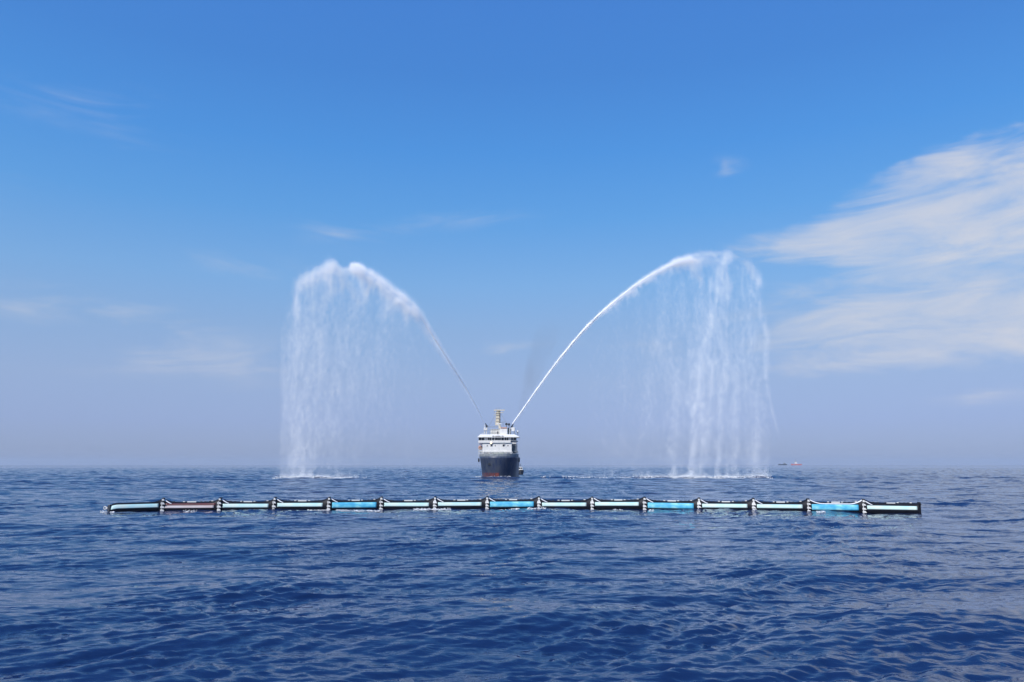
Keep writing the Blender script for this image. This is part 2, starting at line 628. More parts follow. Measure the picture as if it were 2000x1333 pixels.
def boom_ring(t, kind, n=28):
    top, half, bot = boom_profile(t, kind)
    ps = []
    for k in range(n):
        a = 2 * math.pi * k / n
        ca, sa = math.cos(a), math.sin(a)
        # the tube is round below; its top pinches into a ridge near the joints
        zz = 0.34 + (sa * (top - 0.34) if sa > 0 else sa * (0.34 - bot))
        w = half * (1 - (0.25 * max(0, sa) ** 2 * min(1, (top - 1.04) / 0.4) if top > 1.04 else 0))
        ps.append((t * L0, -ca * w, zz))
    return ps


def boom_tube_mesh(kind):
    mb = MB()
    ts = sorted(set([i / 40 for i in range(41)] + [0.008, 0.016, 0.03, 0.04, 0.06, 0.94, 0.96, 0.984]))
    mb.loft([boom_ring(t, kind) for t in ts])
    return mb.mesh("tube", M_RUBBER, True)


def skin_strip(kind, t0, t1, z_lo, z_hi, mat, name, proud=0.012, n=28, m=5, thick=0.006, bend=None):
    """a strip lying on the near side of the tube, with real thickness"""
    def pt(t, z, out):
        top, half, bot = boom_profile(t, kind)
        s = (z - 0.34) / ((top - 0.34) if z > 0.34 else (0.34 - bot))
        s = max(-0.98, min(0.98, s))
        c = math.sqrt(1 - s * s)
        w = half * (1 - (0.25 * max(0, s) ** 2 * min(1, (top - 1.04) / 0.4) if top > 1.04 else 0))
        return Vector((t * L0, -c * w - out * c, z + out * s))
    mb = MB()
    rings = []
    for i in range(n + 1):
        t = t0 + (t1 - t0) * i / n
        lo, hi = (z_lo, z_hi) if bend is None else bend(t)
        zs = [lo + (hi - lo) * k / m for k in range(m + 1)]
        rings.append([pt(t, z, proud) for z in zs] + [pt(t, z, proud - thick) for z in reversed(zs)])
    mb.loft(rings)
    return mb.mesh(name, mat, True)


TUBE = {k: boom_tube_mesh(k) for k in (PLAIN, FIRST, LAST)}
BAN_MINT = skin_strip(PLAIN, 0.055, 0.885, 0.36, 0.78, M_MINT, "banner")
BAN_BLUE = skin_strip(PLAIN, 0.055, 0.9, 0.16, 0.80, M_BLUE, "banner")
BAN_CREAM = skin_strip(PLAIN, 0.05, 0.9, 0.34, 0.62, M_CREAM, "banner")
BAN_MAROON = skin_strip(PLAIN, 0.05, 0.93, 0.64, 0.88, M_MAROON, "maroon_stripe")
BAN_FIRST = skin_strip(FIRST, 0.03, 0.9, 0.3, 0.72, M_MINT, "banner",
                       bend=lambda t: (0.42 - 0.2 * max(0, 1 - t / 0.16) ** 1.5, 0.84 - 0.24 * max(0, 1 - t / 0.16) ** 2))
BAN_LAST = skin_strip(LAST, 0.06, 0.955, 0.36, 0.76, M_MINT, "banner")
STRAP = skin_strip(PLAIN, 0.022, 0.16, 0, 0, M_STRAP, "strap", 0.03, 14, 2, 0.02,
                   bend=lambda t: (0.80 + 0.42 * max(0, 1 - (t - 0.022) / 0.138) ** 1.3, 0.85 + 0.5 * max(0, 1 - (t - 0.022) / 0.138) ** 1.2))
LONG_STRAP = skin_strip(PLAIN, 0.022, 0.978, 0, 0, M_STRAP, "strap", 0.03, 40, 2, 0.02,
                        bend=lambda t: ((lambda q: (0.82 + 0.42 * q ** 2.0, 0.90 + 0.46 * q ** 1.9))(max(0, 1 - min(t - 0.022, 0.978 - t) / 0.24))))
TAG = MB().box(-0.5, 0.5, -0.03, 0.03, 0, 0.13).mesh("tag", M_WHITE, False, 0.01)
LUMP = MB().box(-0.11, 0.11, -0.06, 0.06, -0.03, 0.075).mesh("handle", M_DARK, False, 0.03)
LUMPW = MB().box(-0.12, 0.12, -0.05, 0.05, -0.02, 0.085).mesh("handle", M_WHITE2, False, 0.03)

SEG_KIND = ["first", "maroon", "mint", "mint", "blue", "mint", "mint", "blue", "mint", "mint", "blue", "mint", "mint", "bluestrap", "last"]
SEG_LABEL = {"first": "end section with rounded nose and pale banner", "maroon": "section with maroon and white striped banner",
             "mint": None, "blue": "section with sea blue banner", "bluestrap": "section with sea blue banner and long white strap",
             "last": "end section cut off square with pale banner"}
for i, sk in enumerate(SEG_KIND):
    a, b = JP[i], JP[i + 1]
    d = b - a
    kind = FIRST if sk == "first" else LAST if sk == "last" else PLAIN
    seg = place("boom_section", TUBE[kind], boom, SEG_LABEL[sk])
    seg.location = a - Vector((JP[8].x, JP[8].y, 0))
    dip = random.uniform(-0.008, 0.008)
    seg.rotation_euler = (0, dip, math.atan2(d.y, d.x))
    seg.scale = (d.length / L0, 1, 1)
    seg.location.z = random.uniform(-0.09, -0.01)
    if sk == "first":
        place("banner", BAN_FIRST, seg)
    elif sk == "maroon":
        place("banner", BAN_CREAM, seg)
        place("maroon_stripe", BAN_MAROON, seg)
        place("strap", STRAP, seg)
    elif sk in ("blue", "bluestrap"):
        place("banner", BAN_BLUE, seg)
        place("strap", LONG_STRAP if sk == "bluestrap" else STRAP, seg)
    elif sk == "last":
        place("banner", BAN_LAST, seg)
        place("strap", STRAP, seg)
    else:
        place("banner", BAN_MINT, seg)
        place("strap", STRAP, seg)
    if sk != "first":
        t_ = place("tag", TAG, seg)
        t_.location = (L0 * 0.5, -0.2, 0.97)
        for q, (pos, me) in enumerate(((0.19, LUMP), (0.27, LUMP), (0.37, LUMPW), (0.41, LUMP), (0.62, LUMPW), (0.66, LUMP), (0.74, LUMP), (0.81, LUMP), (0.86, LUMPW))):
            if random.random() < 0.12:
                continue
            h_ = place("handle", me, seg)
            pos += random.uniform(-0.008, 0.008)
            h_.location = (L0 * pos, -0.13, boom_profile(pos, kind)[0] - 0.02)

collar = MB()
collar.hexa([(-0.16, -0.62, -0.34), (0.16, -0.62, -0.34), (0.16, 0.62, -0.34), (-0.16, 0.62, -0.34)],
            [(-0.16, -0.66, 0.6), (0.16, -0.66, 0.6), (0.16, 0.66, 0.6), (-0.16, 0.66, 0.6)])
collar.hexa([(-0.16, -0.66, 0.602), (0.16, -0.66, 0.602), (0.16, 0.66, 0.602), (-0.16, 0.66, 0.602)],
            [(-0.13, -0.4, 1.42), (0.13, -0.4, 1.42), (0.13, 0.4, 1.42), (-0.13, 0.4, 1.42)])
COLLAR = collar.mesh("joint_collar", M_RUBBER, False, 0.04)
BRACKET = MB().hexa([(-0.2, -0.06, -0.085), (0.19, -0.06, -0.085), (0.19, 0.06, -0.085), (-0.2, 0.06, -0.085)],
                    [(-0.2, -0.06, 0.085), (0.06, -0.06, 0.085), (0.06, 0.06, 0.085), (-0.2, 0.06, 0.085)]).mesh("bracket", M_WHITE, False, 0.015)
HINGE = MB().box(-0.045, 0.045, -0.03, 0.03, 0, 1.1).mesh("hinge_bar", M_WHITE2, False, 0.01)
BRACE = MB().hexa([(-0.26, -0.03, 0), (0.24, -0.03, 0), (0.24, 0.03, 0), (-0.26, 0.03, 0)],
                  [(-0.06, -0.03, 0.46), (0.06, -0.03, 0.46), (0.06, 0.03, 0.46), (-0.06, 0.03, 0.46)]).mesh("brace_plate", M_WHITE, False, 0.012)
for i in range(1, 15):
    c = place("joint_collar", COLLAR, boom)
    c.location = JP[i] - Vector((JP[8].x, JP[8].y, 0))
    d = JP[i + 1] - JP[i - 1]
    c.rotation_euler = (0, 0, math.atan2(d.y, d.x))
    for z, yy in ((0.02, -0.70), (0.38, -0.72), (0.80, -0.68), (1.2, -0.55)):
        br = place("bracket", BRACKET, c)
        br.location = (0.02, yy, z + random.uniform(-0.02, 0.02))
        br.scale = (random.uniform(1.05, 1.3) * (0.6 if z > 1 else 1), 1, random.uniform(1.1, 1.35))
    h = place("hinge_bar", HINGE, c)
    h.location = (-0.1, -0.71, -0.12)
    if i in (6, 7, 8, 9, 11, 12):
        bp = place("brace_plate", BRACE, c)
        bp.location = (0.0, -0.765, 0.62)
        bp.rotation_euler = (R(-14), 0, 0)
# tow ring on the rounded left end, plate on the square right end
tow = MB()
tow.box(-0.32, 0.12, -0.1, 0.1, 0.3, 0.52)
tow.torus((-0.42, 0, 0.42), (0, 1, 0), 0.16, 0.05)
p = part("tow_plate", tow, M_WHITE2, boom, False, 0.0)
p.location = JP[0] - Vector((JP[8].x, JP[8].y, 0))
cuff = MB().hexa([(-0.05, -0.3, 0.0), (0.28, -0.42, 0.0), (0.28, 0.42, 0.0), (-0.05, 0.3, 0.0)],
                 [(-0.05, -0.24, 0.72), (0.28, -0.34, 0.82), (0.28, 0.34, 0.82), (-0.05, 0.24, 0.72)])
p = part("nose_cuff", cuff, M_DARK, boom, False, 0.05)
p.location = JP[0] - Vector((JP[8].x, JP[8].y, 0))
endp = MB().box(-0.1, 0.1, -0.6, 0.6, -0.3, 1.16)
endp.box(-0.16, 0.16, -0.66, -0.602, 0.85, 1.0)
p = part("end_plate", endp, M_RUBBER, boom, False, 0.03)
p.location = JP[15] - Vector((JP[8].x, JP[8].y, 0))
d = JP[15] - JP[14]
p.rotation_euler = (0, 0, math.atan2(d.y, d.x))

# ------------------------------------------------------------------ the ship
BOW = on_water(972.5, 933.2)
SHIP_Y = BOW.y
ship = thing("supply_ship", "dark blue supply ship with white wheelhouse seen bow on between two water arches", "ship", loc=(BOW.x, BOW.y, 0), rz=R(-1.5))


def SP(x, y, aft):
    q = at_depth(x, y, SHIP_Y + aft)
    return q.x - BOW.x, q.z


def sbox(mb, x0, x1, ytop, ybot, aft0, aft1):
    """box given by its front face in photograph pixels at its true distance aft of the stem"""
    xa, zt = SP(x0, ytop, aft0)
    xb, zb = SP(x1, ybot, aft0)
    return mb.box(xa, xb, aft0, aft1, zb, zt)


HB = 8.0          # half beam
DECK = 8.5


def half_breadth(y, z):
    f = max(0.0, min(1.0, z / DECK))
    y0 = 2.2 * (1 - f) ** 1.2                # raked stem
    if y <= y0:
        return 0.0
    run = 13.0 - 3.5 * f
    q = min(1.0, (y - y0) / run)
    b = (1 - (1 - q) ** 2.4) ** (0.62 - 0.1 * f)
    return b * HB * (0.90 + 0.10 * f ** 1.3)


def hull_surface(z0, z1, nz, extra=0.0, ymax=62.0):
    ys = [0.0, 0.15, 0.4, 0.8, 1.3, 1.9, 2.25, 2.6, 3.1, 3.8, 4.6, 5.6, 6.8, 8.2, 9.8, 11.5, 13.5, 16, 20, 30, 45, ymax]
    mb = MB()
    rings = []
    for k in range(nz + 1):
        z = z0 + (z1 - z0) * k / nz
        f = max(0.0, min(1.0, z / DECK))
        y0 = 2.2 * (1 - f) ** 1.2
        yy = [y0 + (ymax - y0) * (v / ymax) for v in ys]
        left = [(-(half_breadth(v, z) + extra), v, z) for v in yy]
        right = [((half_breadth(v, z) + extra), v, z) for v in reversed(yy)]
        left[0] = (0, y0 - extra, z)
        rings.append(left + right[:-1])
    mb.loft(rings, True, True)
    return mb


def hull_material():
    m = bpy.data.materials.new("navy_hull_paint")
    m.use_nodes = True
    nt = m.node_tree
    b = nt.nodes["Principled BSDF"]
    b.inputs["Roughness"].default_value = 0.42
    c = nt.nodes.new("ShaderNodeTexCoord")
    mp = nt.nodes.new("ShaderNodeMapping")
    mp.inputs["Scale"].default_value = (1.1, 1.1, 0.16)
    nt.links.new(c.outputs["Object"], mp.inputs[0])
    t = nt.nodes.new("ShaderNodeTexNoise")
    t.inputs["Scale"].default_value = 1.0
    t.inputs["Detail"].default_value = 8
    t.inputs["Roughness"].default_value = 0.65
    nt.links.new(mp.outputs[0], t.inputs[0])
    r = nt.nodes.new("ShaderNodeValToRGB")
    e = r.color_ramp.elements
    e[0].position, e[0].color = 0.35, (0.015, 0.031, 0.082, 1)
    e[1].position, e[1].color = 0.72, (0.085, 0.096, 0.112, 1)
    nt.links.new(t.outputs["Fac"], r.inputs[0])
    nt.links.new(r.outputs[0], b.inputs["Base Color"])
    return m


M_HULL = hull_material()
hull = part("hull", hull_surface(-1.6, DECK, 12), M_HULL, ship, True)
# flat deck edge shading: split the deck lid by angle
for me in (hull.data,):
    for pgn in me.polygons:
        if len(pgn.vertices) > 4:
            pgn.use_smooth = False
# red boot topping on the left bow, wrapping a little past the stem
boot = MB()
rings = []
for k in range(5):
    z = -0.4 + k * 0.57
    y0 = 2.2 * (1 - max(0, z) / DECK) ** 1.2
    pts = [(-(half_breadth(y0 + v, z) + 0.02), y0 + v, z) for v in (16, 11, 8, 5.5, 3.8, 2.6, 1.7, 1.0, 0.5, 0.2)]
    pts += [(-(half_breadth(y0 + v, z) + 0.02), y0 + v - 0.01, z) for v in (0.1, 0.04)] + [(0, y0 - 0.03, z)]
    pts += [((half_breadth(y0 + v, z) + 0.02), y0 + v - 0.01, z) for v in (0.02, 0.05)]
    rings.append(pts)
boot.loft(rings, False, False)
part("boot_topping", boot, M_RED, hull, True)
# bulwark and its capping rail round the forecastle
bul = MB()
ys = [0.0, 0.3, 0.8, 1.5, 2.4, 3.6, 5.2, 7.2, 9.5, 12.5, 17]
outer = [(-half_breadth(v, DECK) - 0.0, v) for v in reversed(ys)] + [(half_breadth(v, DECK), v) for v in ys[1:]]
rings = []
for (x, y) in outer:
    s = 0.965
    rings.append([(x, y, DECK + 0.004), (x * 1.012, y - 0.03, DECK + 0.95), (x * s, y + 0.15, DECK + 0.95), (x * s, y + 0.15, DECK + 0.004)])
bul.loft(rings)
part("bulwark", bul, M_GREY, hull)
cap_ = MB()
for i in range(len(outer) - 1):
    a, b = outer[i], outer[i + 1]
    cap_.bar((a[0], a[1], DECK + 1.02), (b[0], b[1], DECK + 1.02), 0.09, 6)
part("capping_rail", cap_, M_WHITE2, hull)
rail = MB()
rail_pts = [(x * 0.99, y + 0.05) for x, y in outer]
for i in range(len(rail_pts) - 1):
    a, b = rail_pts[i], rail_pts[i + 1]
    for hz in (1.45, 1.85):
        rail.bar((a[0], a[1], DECK + hz), (b[0], b[1], DECK + hz), 0.035, 5)
    rail.bar((a[0], a[1], DECK + 1.0), (a[0], a[1], DECK + 1.87), 0.04, 5)
part("deck_railing", rail, M_GREY, hull)
for sx in (-1, 1):
    fe = MB().torus((sx * (HB + 0.42), 9.5, 7.0), (1, 0, 0), 0.55, 0.3)
    fe.bar((sx * (HB + 0.3), 9.5, 7.5), (sx * (HB + 0.05), 9.5, 9.2), 0.05, 5)
    part("tyre_fender", fe, M_RUBBER, hull, True)
x, z = SP(955, 906.5, 3)
anch = MB()
anch.box(-0.14, 0.14, -0.12, 0.12, -0.2, 0.9).box(-0.6, 0.6, -0.14, 0.14, -0.45, -0.2)
anch.hexa([(-0.6, -0.1, -0.2), (-0.35, -0.1, -0.2), (-0.35, 0.1, -0.2), (-0.6, 0.1, -0.2)], [(-0.62, -0.1, 0.25), (-0.52, -0.1, 0.25), (-0.52, 0.1, 0.25), (-0.62, 0.1, 0.25)])
anch.hexa([(0.35, -0.1, -0.2), (0.6, -0.1, -0.2), (0.6, 0.1, -0.2), (0.35, 0.1, -0.2)], [(0.52, -0.1, 0.25), (0.62, -0.1, 0.25), (0.62, 0.1, 0.25), (0.52, 0.1, 0.25)])
an = part("anchor", anch, M_DARK, hull)
yb = min((v / 50 for v in range(0, 600)), key=lambda v: abs(half_breadth(v, z) + x))
an.location = (x, yb - 0.12, z)
an.rotation_euler = (0, 0, R(-35))

# windlass and gear on the foredeck
gear = MB()
gear.bar((-2.2, 6.2, DECK + 0.9), (2.0, 6.2, DECK + 0.9), 0.55, 14).bar((-2.5, 6.2, DECK + 0.9), (-2.2, 6.2, DECK + 0.9), 0.85, 14)
gear.bar((2.0, 6.2, DECK + 0.9), (2.3, 6.2, DECK + 0.9), 0.85, 14).box(-0.4, 0.4, 5.7, 7.2, DECK + 0.005, DECK + 1.5)
part("windlass", gear, M_GREEN, ship, False, 0.02)
for (gx, gy, s) in ((-6.2, 7.5, 0.55), (-3.9, 8.6, 0.5), (3.2, 8.2, 0.5), (5.2, 8.0, 0.6)):
    vb = MB().bar((gx, gy, DECK + 0.005), (gx, gy, DECK + 1.0), 0.2, 10).bar((gx, gy, DECK + 1.0), (gx, gy - 0.1, DECK + 1.75), s * 0.6, 12, s * 0.85)
    part("deck_vent", vb, M_WHITE2, ship)
hat = MB().box(-5.3, -3.4, 9.6, 11.5, DECK + 0.005, DECK + 1.3).box(3.6, 6.6, 9.4, 11.6, DECK + 0.005, DECK + 1.15)
part("deck_locker", hat, M_DARK, ship, False, 0.04)

# accommodation house below the bridge
HA = 12.0
house = MB()
xa, zt = SP(941, 865.5, HA)
xb, zb = SP(998, 884.5, HA)
house.hexa([(xa, HA, DECK), (xb, HA, DECK), (xb, 30, DECK), (xa, 30, DECK)], [(xa, HA, zt), (xb, HA, zt), (xb, 30, zt), (xa, 30, zt)])
hs = part("deckhouse", house, M_WHITE, ship, False, 0.12)
HOUSE_TOP = zt
xl, zl = SP(939, 882.5, HA - 0.5)
xr, zr = SP(1000, 884.6, HA - 0.5)
part("house_ledge", MB().box(xl, xr, HA - 0.55, HA - 0.01, zr, zl), M_WHITE2, hs, False, 0.03)
for (wx, wy, ww, wh, hood) in ((958.3, 870.6, 3.6, 3.4, True), (982.2, 870.6, 3.6, 3.4, True), (950, 871, 1.7, 2.0, False), (965.6, 871, 1.4, 2.0, False), (990.6, 871, 1.7, 2.0, False)):
    cx, cz = SP(wx, wy, HA)
    w_, h_ = ww * 0.107, wh * 0.107
    fr = MB().box(cx - w_ - 0.09, cx + w_ + 0.09, HA - 0.06, HA - 0.004, cz - h_ - 0.09, cz + h_ + 0.09)
    fo = part("window", fr, M_WHITE2, hs, False, 0.02)
    part("pane", MB().box(cx - w_, cx + w_, HA - 0.085, HA - 0.063, cz - h_, cz + h_), M_GLASS, fo)
    if hood:
        part("hood", MB().hexa([(cx - w_ - 0.1, HA - 0.4, cz + h_ + 0.1), (cx + w_ + 0.1, HA - 0.4, cz + h_ + 0.1), (cx + w_ + 0.1, HA - 0.01, cz + h_ + 0.18), (cx - w_ - 0.1, HA - 0.01, cz + h_ + 0.18)],
                               [(cx - w_ - 0.1, HA - 0.4, cz + h_ + 0.16), (cx + w_ + 0.1, HA - 0.4, cz + h_ + 0.16), (cx + w_ + 0.1, HA - 0.01, cz + h_ + 0.26), (cx - w_ - 0.1, HA - 0.01, cz + h_ + 0.26)]), M_WHITE2, fo)
# deck lamp that is switched on
m_lamp = bpy.data.materials.new("lit_lamp_lens")
m_lamp.use_nodes = True
lb = m_lamp.node_tree.nodes["Principled BSDF"]
lb.inputs["Base Color"].default_value = (0.8, 0.6, 0.4, 1)
lb.inputs["Emission Color"].default_value = (1.0, 0.72, 0.5, 1)
lb.inputs["Emission Strength"].default_value = 2.2
cx, cz = SP(957.8, 865.2, HA - 0.6)
lm = part("deck_lamp", MB().bar((cx, HA - 0.3, cz), (cx, HA - 0.55, cz), 0.42, 14, 0.46).bar((cx, HA - 0.3, cz), (cx, HA + 0.05, cz), 0.08, 6), M_DARK, hs)
part("lens", MB().bar((cx, HA - 0.552, cz), (cx, HA - 0.60, cz), 0.42, 14, 0.3), m_lamp, lm)

# open side decks with stanchions each side of the house
for (x0, x1, name_) in ((933.0, 940.2, "side_platform"), (998.6, 1009, "side_platform")):
    mb = MB()
    sbox(mb, x0, x1, 881.2, 882.4, HA + 1.5, 26)
    pl = part(name_, mb, M_WHITE2 if x0 < 950 else M_GREY, ship)
    st = MB()
    for q in (0.06, 0.36, 0.66, 0.96):
        px_, zt_ = SP(x0 + (x1 - x0) * q, 866.5, HA + 1.6)
        _, zb_ = SP(x0, 888, HA + 1.6)
        st.bar((px_, HA + 1.7, DECK), (px_, HA + 1.7, zt_), 0.1, 6)
    part("stanchions", st, M_GREY if x0 > 950 else M_WHITE2, pl)
mb = MB()
sbox(mb, 998.8, 1006.5, 867.5, 886, HA + 5, HA + 12)
part("stair_casing", mb, M_GREY, ship, False, 0.05)
ladder = MB()
for q in range(10):
    xx, zz = SP(1000 + q * 0.55, 882 - q * 1.5, HA + 3)
    ladder.box(xx - 0.1, xx + 0.25, HA + 2.6, HA + 3.6, zz - 0.04, zz + 0.04)
part("ladder_steps", ladder, M_DARK, ship)
# lifeboat on the left side
lx, lz = SP(936.2, 875.2, HA + 5)
lifeb = MB()
rings = []
for k in range(9):
    t = k / 8
    w = 0.95 * math.sin(math.pi * (0.12 + 0.76 * t)) ** 0.6
    rings.append([(lx + w * 1.05 * math.cos(a), HA + 2.6 + 6.0 * t, lz + w * (1.05 if math.sin(a) > 0 else 0.95) * math.sin(a)) for a in [2 * math.pi * i / 16 for i in range(16)]])
lifeb.loft(rings)
lb_ = part("lifeboat", lifeb, M_ORANGE, ship, True)
part("canopy_hatch", MB().box(lx - 0.35, lx + 0.4, HA + 2.52, HA + 2.6, lz - 0.15, lz + 0.5), M_DARK, lb_)
dv = MB()
for q in (3.4, 7.8):
    dv.bar((lx + 1.3, HA + q, lz - 1.0), (lx + 1.2, HA + q, lz + 1.6), 0.12, 6).bar((lx + 1.2, HA + q, lz + 1.6), (lx - 0.1, HA + q, lz + 1.5), 0.1, 6)
part("davit", dv, M_WHITE2, ship)

# bridge deck
BA = 11.2
xa, zpar = SP(932.5, 861.0, BA)
xb, zfl = SP(1012.5, 866.2, BA)
xm, zwin_top = SP(972, 854.8, BA)
_, zroof = SP(972, 848.5, BA)
br = MB()
# bulwark of the bridge front; the right wing stands a little back
xin, _ = SP(996, 860, BA)
br.box(xa, xin, BA + 0.3, 20, HOUSE_TOP + 0.004, zpar)
bridge = part("wheelhouse", br, M_WHITE, ship, False, 0.06)
wing = MB()
xw0, _ = SP(996.5, 860, BA + 2)
xw1, zwl = SP(1010, 866.5, BA + 2)
wing.hexa([(xw0, BA + 2, zwl + 0.5), (xw1 - 0.5, BA + 2, zwl + 0.5), (xw1 - 0.5, BA + 7, zwl + 0.5), (xw0, BA + 7, zwl + 0.5)],
          [(xw0, BA + 2, zpar), (xw1, BA + 2, zpar), (xw1, BA + 7, zpar), (xw0, BA + 7, zpar)])
part("bridge_wing", wing, M_WHITE2, bridge, False, 0.06)
band = MB().box(xa + 0.25, xb - 1.2, BA + 1.1, 19.5, zpar + 0.004, zwin_top - 0.004)
part("window_band", band, M_WHITE2, bridge)
for (w0, w1) in ((933.5, 938.2), (939.0, 944.2), (951.8, 954.2), (954.9, 957.4), (960.2, 963.2), (965.8, 969.0), (969.8, 973.0), (973.7, 976.2), (978.2, 982.4), (984.2, 987.4), (988.2, 991.2), (997.2, 1000.2), (1001.5, 1006)):
    xx0, z1_ = SP(w0, 855.0, BA + 1.0)
    xx1, z0_ = SP(w1, 860.4, BA + 1.0)
    wo = part("window", MB().box(xx0 - 0.05, xx1 + 0.05, BA + 1.03, BA + 1.097, z0_, z1_ + 0.05), M_WHITE2, bridge)
    part("pane", MB().box(xx0, xx1, BA + 0.99, BA + 1.027, z0_ + 0.03, z1_), M_GLASS, wo)
roof = MB()
x0_, _ = SP(931.2, 854, BA)
x1_, _ = SP(1013.0, 854, BA)
x0t, _ = SP(936, 850, BA)
x1t, _ = SP(1003, 850, BA)
roof.hexa([(x0_, BA, zwin_top), (x1_, BA, zwin_top), (x1_, 20, zwin_top), (x0_, 20, zwin_top)],
          [(x0_, BA, zwin_top + 0.35), (x1_, BA, zwin_top + 0.35), (x1_, 20, zwin_top + 0.35), (x0_, 20, zwin_top + 0.35)])
roof.hexa([(x0_ + 0.1, BA + 0.1, zwin_top + 0.354), (x1_ - 0.1, BA + 0.1, zwin_top + 0.354), (x1_ - 0.1, 19.9, zwin_top + 0.354), (x0_ + 0.1, 19.9, zwin_top + 0.354)],
          [(x0t, BA + 1.4, zroof), (x1t, BA + 1.4, zroof), (x1t, 19, zroof), (x0t, 19, zroof)])
part("roof", roof, M_WHITE, bridge, False, 0.05)
for (w0, w1) in ((960.2, 964.2), (965.8, 976.2), (978.2, 982.2)):
    xx0, z1_ = SP(w0, 851.6, BA)
    xx1, z0_ = SP(w1, 852.8, BA)
    part("sun_visor", MB().box(xx0, xx1, BA - 0.05, BA + 0.6, z0_, z1_), M_DARK, bridge)

# upper works
TA = 15.0
up = MB()
sbox(up, 974.2, 988.6, 837.4, 848.8, TA, TA + 4)
top_house = part("upper_house", up, M_WHITE, ship, False, 0.05)
up = MB()
sbox(up, 956, 974, 838.2, 848.8, TA + 1.6, TA + 4)
part("funnel_casing", up, M_WHITE2, ship, False, 0.05)
up = MB()
sbox(up, 976, 988.4, 834.8, 837.2, TA - 0.2, TA + 4.2)
part("monitor_platform", up, M_PINK, ship)
up = MB()
sbox(up, 972, 976.0, 831, 837.2, TA + 0.4, TA + 3)
part("mast_foot", up, M_BEIGE, ship, False, 0.04)
up = MB()
sbox(up, 993, 1004.5, 837.2, 838.4, TA + 1, TA + 5)
for xx in (994, 1003):
    a_, z1_ = SP(xx, 838.4, TA + 1.2)
    _, z0_ = SP(xx, 849.2, TA + 1.2)
    up.bar((a_, TA + 1.3, z0_ - 0.2), (a_, TA + 1.3, z1_), 0.12, 6).bar((a_, TA + 4.6, z0_ - 0.2), (a_, TA + 4.6, z1_), 0.12, 6)
part("side_stand", up, M_WHITE2, ship)
up = MB()
sbox(up, 997.4, 1003.4, 835.2, 842.4, TA + 0.2, TA + 0.95)
part("screen_plate", up, M_WHITE, ship, False, 0.04)
for xx in (991, 995.2):
    a_, z1_ = SP(xx, 836, TA + 3)
    _, z0_ = SP(xx, 849, TA + 3)
    part("support_post", MB().bar((a_, TA + 3, z0_ - 0.2), (a_, TA + 3, z1_), 0.3 if xx < 992 else 0.15, 10), M_GREEN if xx < 992 else M_GREY, ship)
# rails on the wheelhouse top
rl = MB()
for yy in (834.2, 841.2, 846.0):
    a_, z_ = SP(951, yy, TA + 0.6)
    b_, _ = SP(972.6, yy, TA + 0.6)
    rl.bar((a_, TA + 0.6, z_), (b_, TA + 0.6, z_ + (0.06 if yy < 840 else 0)), 0.09 if yy > 845 or yy < 835 else 0.05, 6)
for xx in (955, 960, 965, 970):
    a_, z1_ = SP(xx, 838, TA + 0.7)
    _, z0_ = SP(xx, 849, TA + 0.7)
    rl.bar((a_, TA + 0.7, z0_ - 0.2), (a_, TA + 0.7, z1_), 0.05, 6)
part("top_railing", rl, M_GREY, ship)
a_, z_ = SP(970.3, 845.3, TA + 0.2)
part("compass_stand", MB().bar((a_, TA + 0.2, z_ - 1.0), (a_, TA + 0.2, z_), 0.16, 8).bar((a_, TA + 0.2, z_), (a_, TA + 0.2, z_ + 0.45), 0.34, 10, 0.2), M_DARK, ship)
# left post that carries the left water cannon
a_, z1_ = SP(946.2, 835.5, TA + 2)
_, z0_ = SP(946.2, 849.5, TA + 2)
pst = MB()
pst.bar((a_ - 0.35, TA + 2, z0_ - 0.2), (a_ - 0.35, TA + 2, z1_ + 1.3), 0.16, 8).bar((a_ + 0.45, TA + 2, z0_ - 0.2), (a_ + 0.45, TA + 2, z1_), 0.16, 8)
pst.box(a_ - 0.75, a_ + 0.8, TA + 1.4, TA + 2.8, z1_ - 1.15, z1_ - 0.1)
pst.bar((a_ - 0.35, TA + 2, z1_ - 2.2), (a_ - 2.4, TA + 2, z0_), 0.1, 6)
part("cannon_post", pst, M_WHITE2, ship, False)


def cannon(px_, py_, aft, aim, mat):
    a_, z_ = SP(px_, py_, aft)
    d_ = Vector(aim).normalized()
    mb = MB().bar((a_, aft, z_ - 0.75), (a_, aft, z_), 0.3, 10)
    mb.bar(Vector((a_, aft, z_)) - d_ * 0.5, Vector((a_, aft, z_)) + d_ * 1.2, 0.3, 10, 0.17)
    mb.bar((a_ - 0.5, aft, z_ - 0.05), (a_ + 0.5, aft, z_ - 0.05), 0.2, 8)
    part("water_cannon", mb, mat, ship)
    return Vector((a_, aft, z_)) + d_ * 1.2


NOZ_L = cannon(948.6, 832.0, TA + 2, (-0.6, -0.1, 1.0), M_DARK)
NOZ_R = cannon(998.0, 832.6, TA + 2, (0.75, -0.1, 1.1), M_DARK)
for xx, yy in ((987.2, 829.0), (992.2, 829.6)):
    a_, z_ = SP(xx, yy, TA + 1.5)
    sl = MB().bar((a_, TA + 1.6, z_), (a_, TA + 1.0, z_), 0.5, 14, 0.55).bar((a_, TA + 1.4, z_ - 2.0), (a_, TA + 1.4, z_), 0.1, 6)
    part("searchlight", sl, M_DARK, ship)
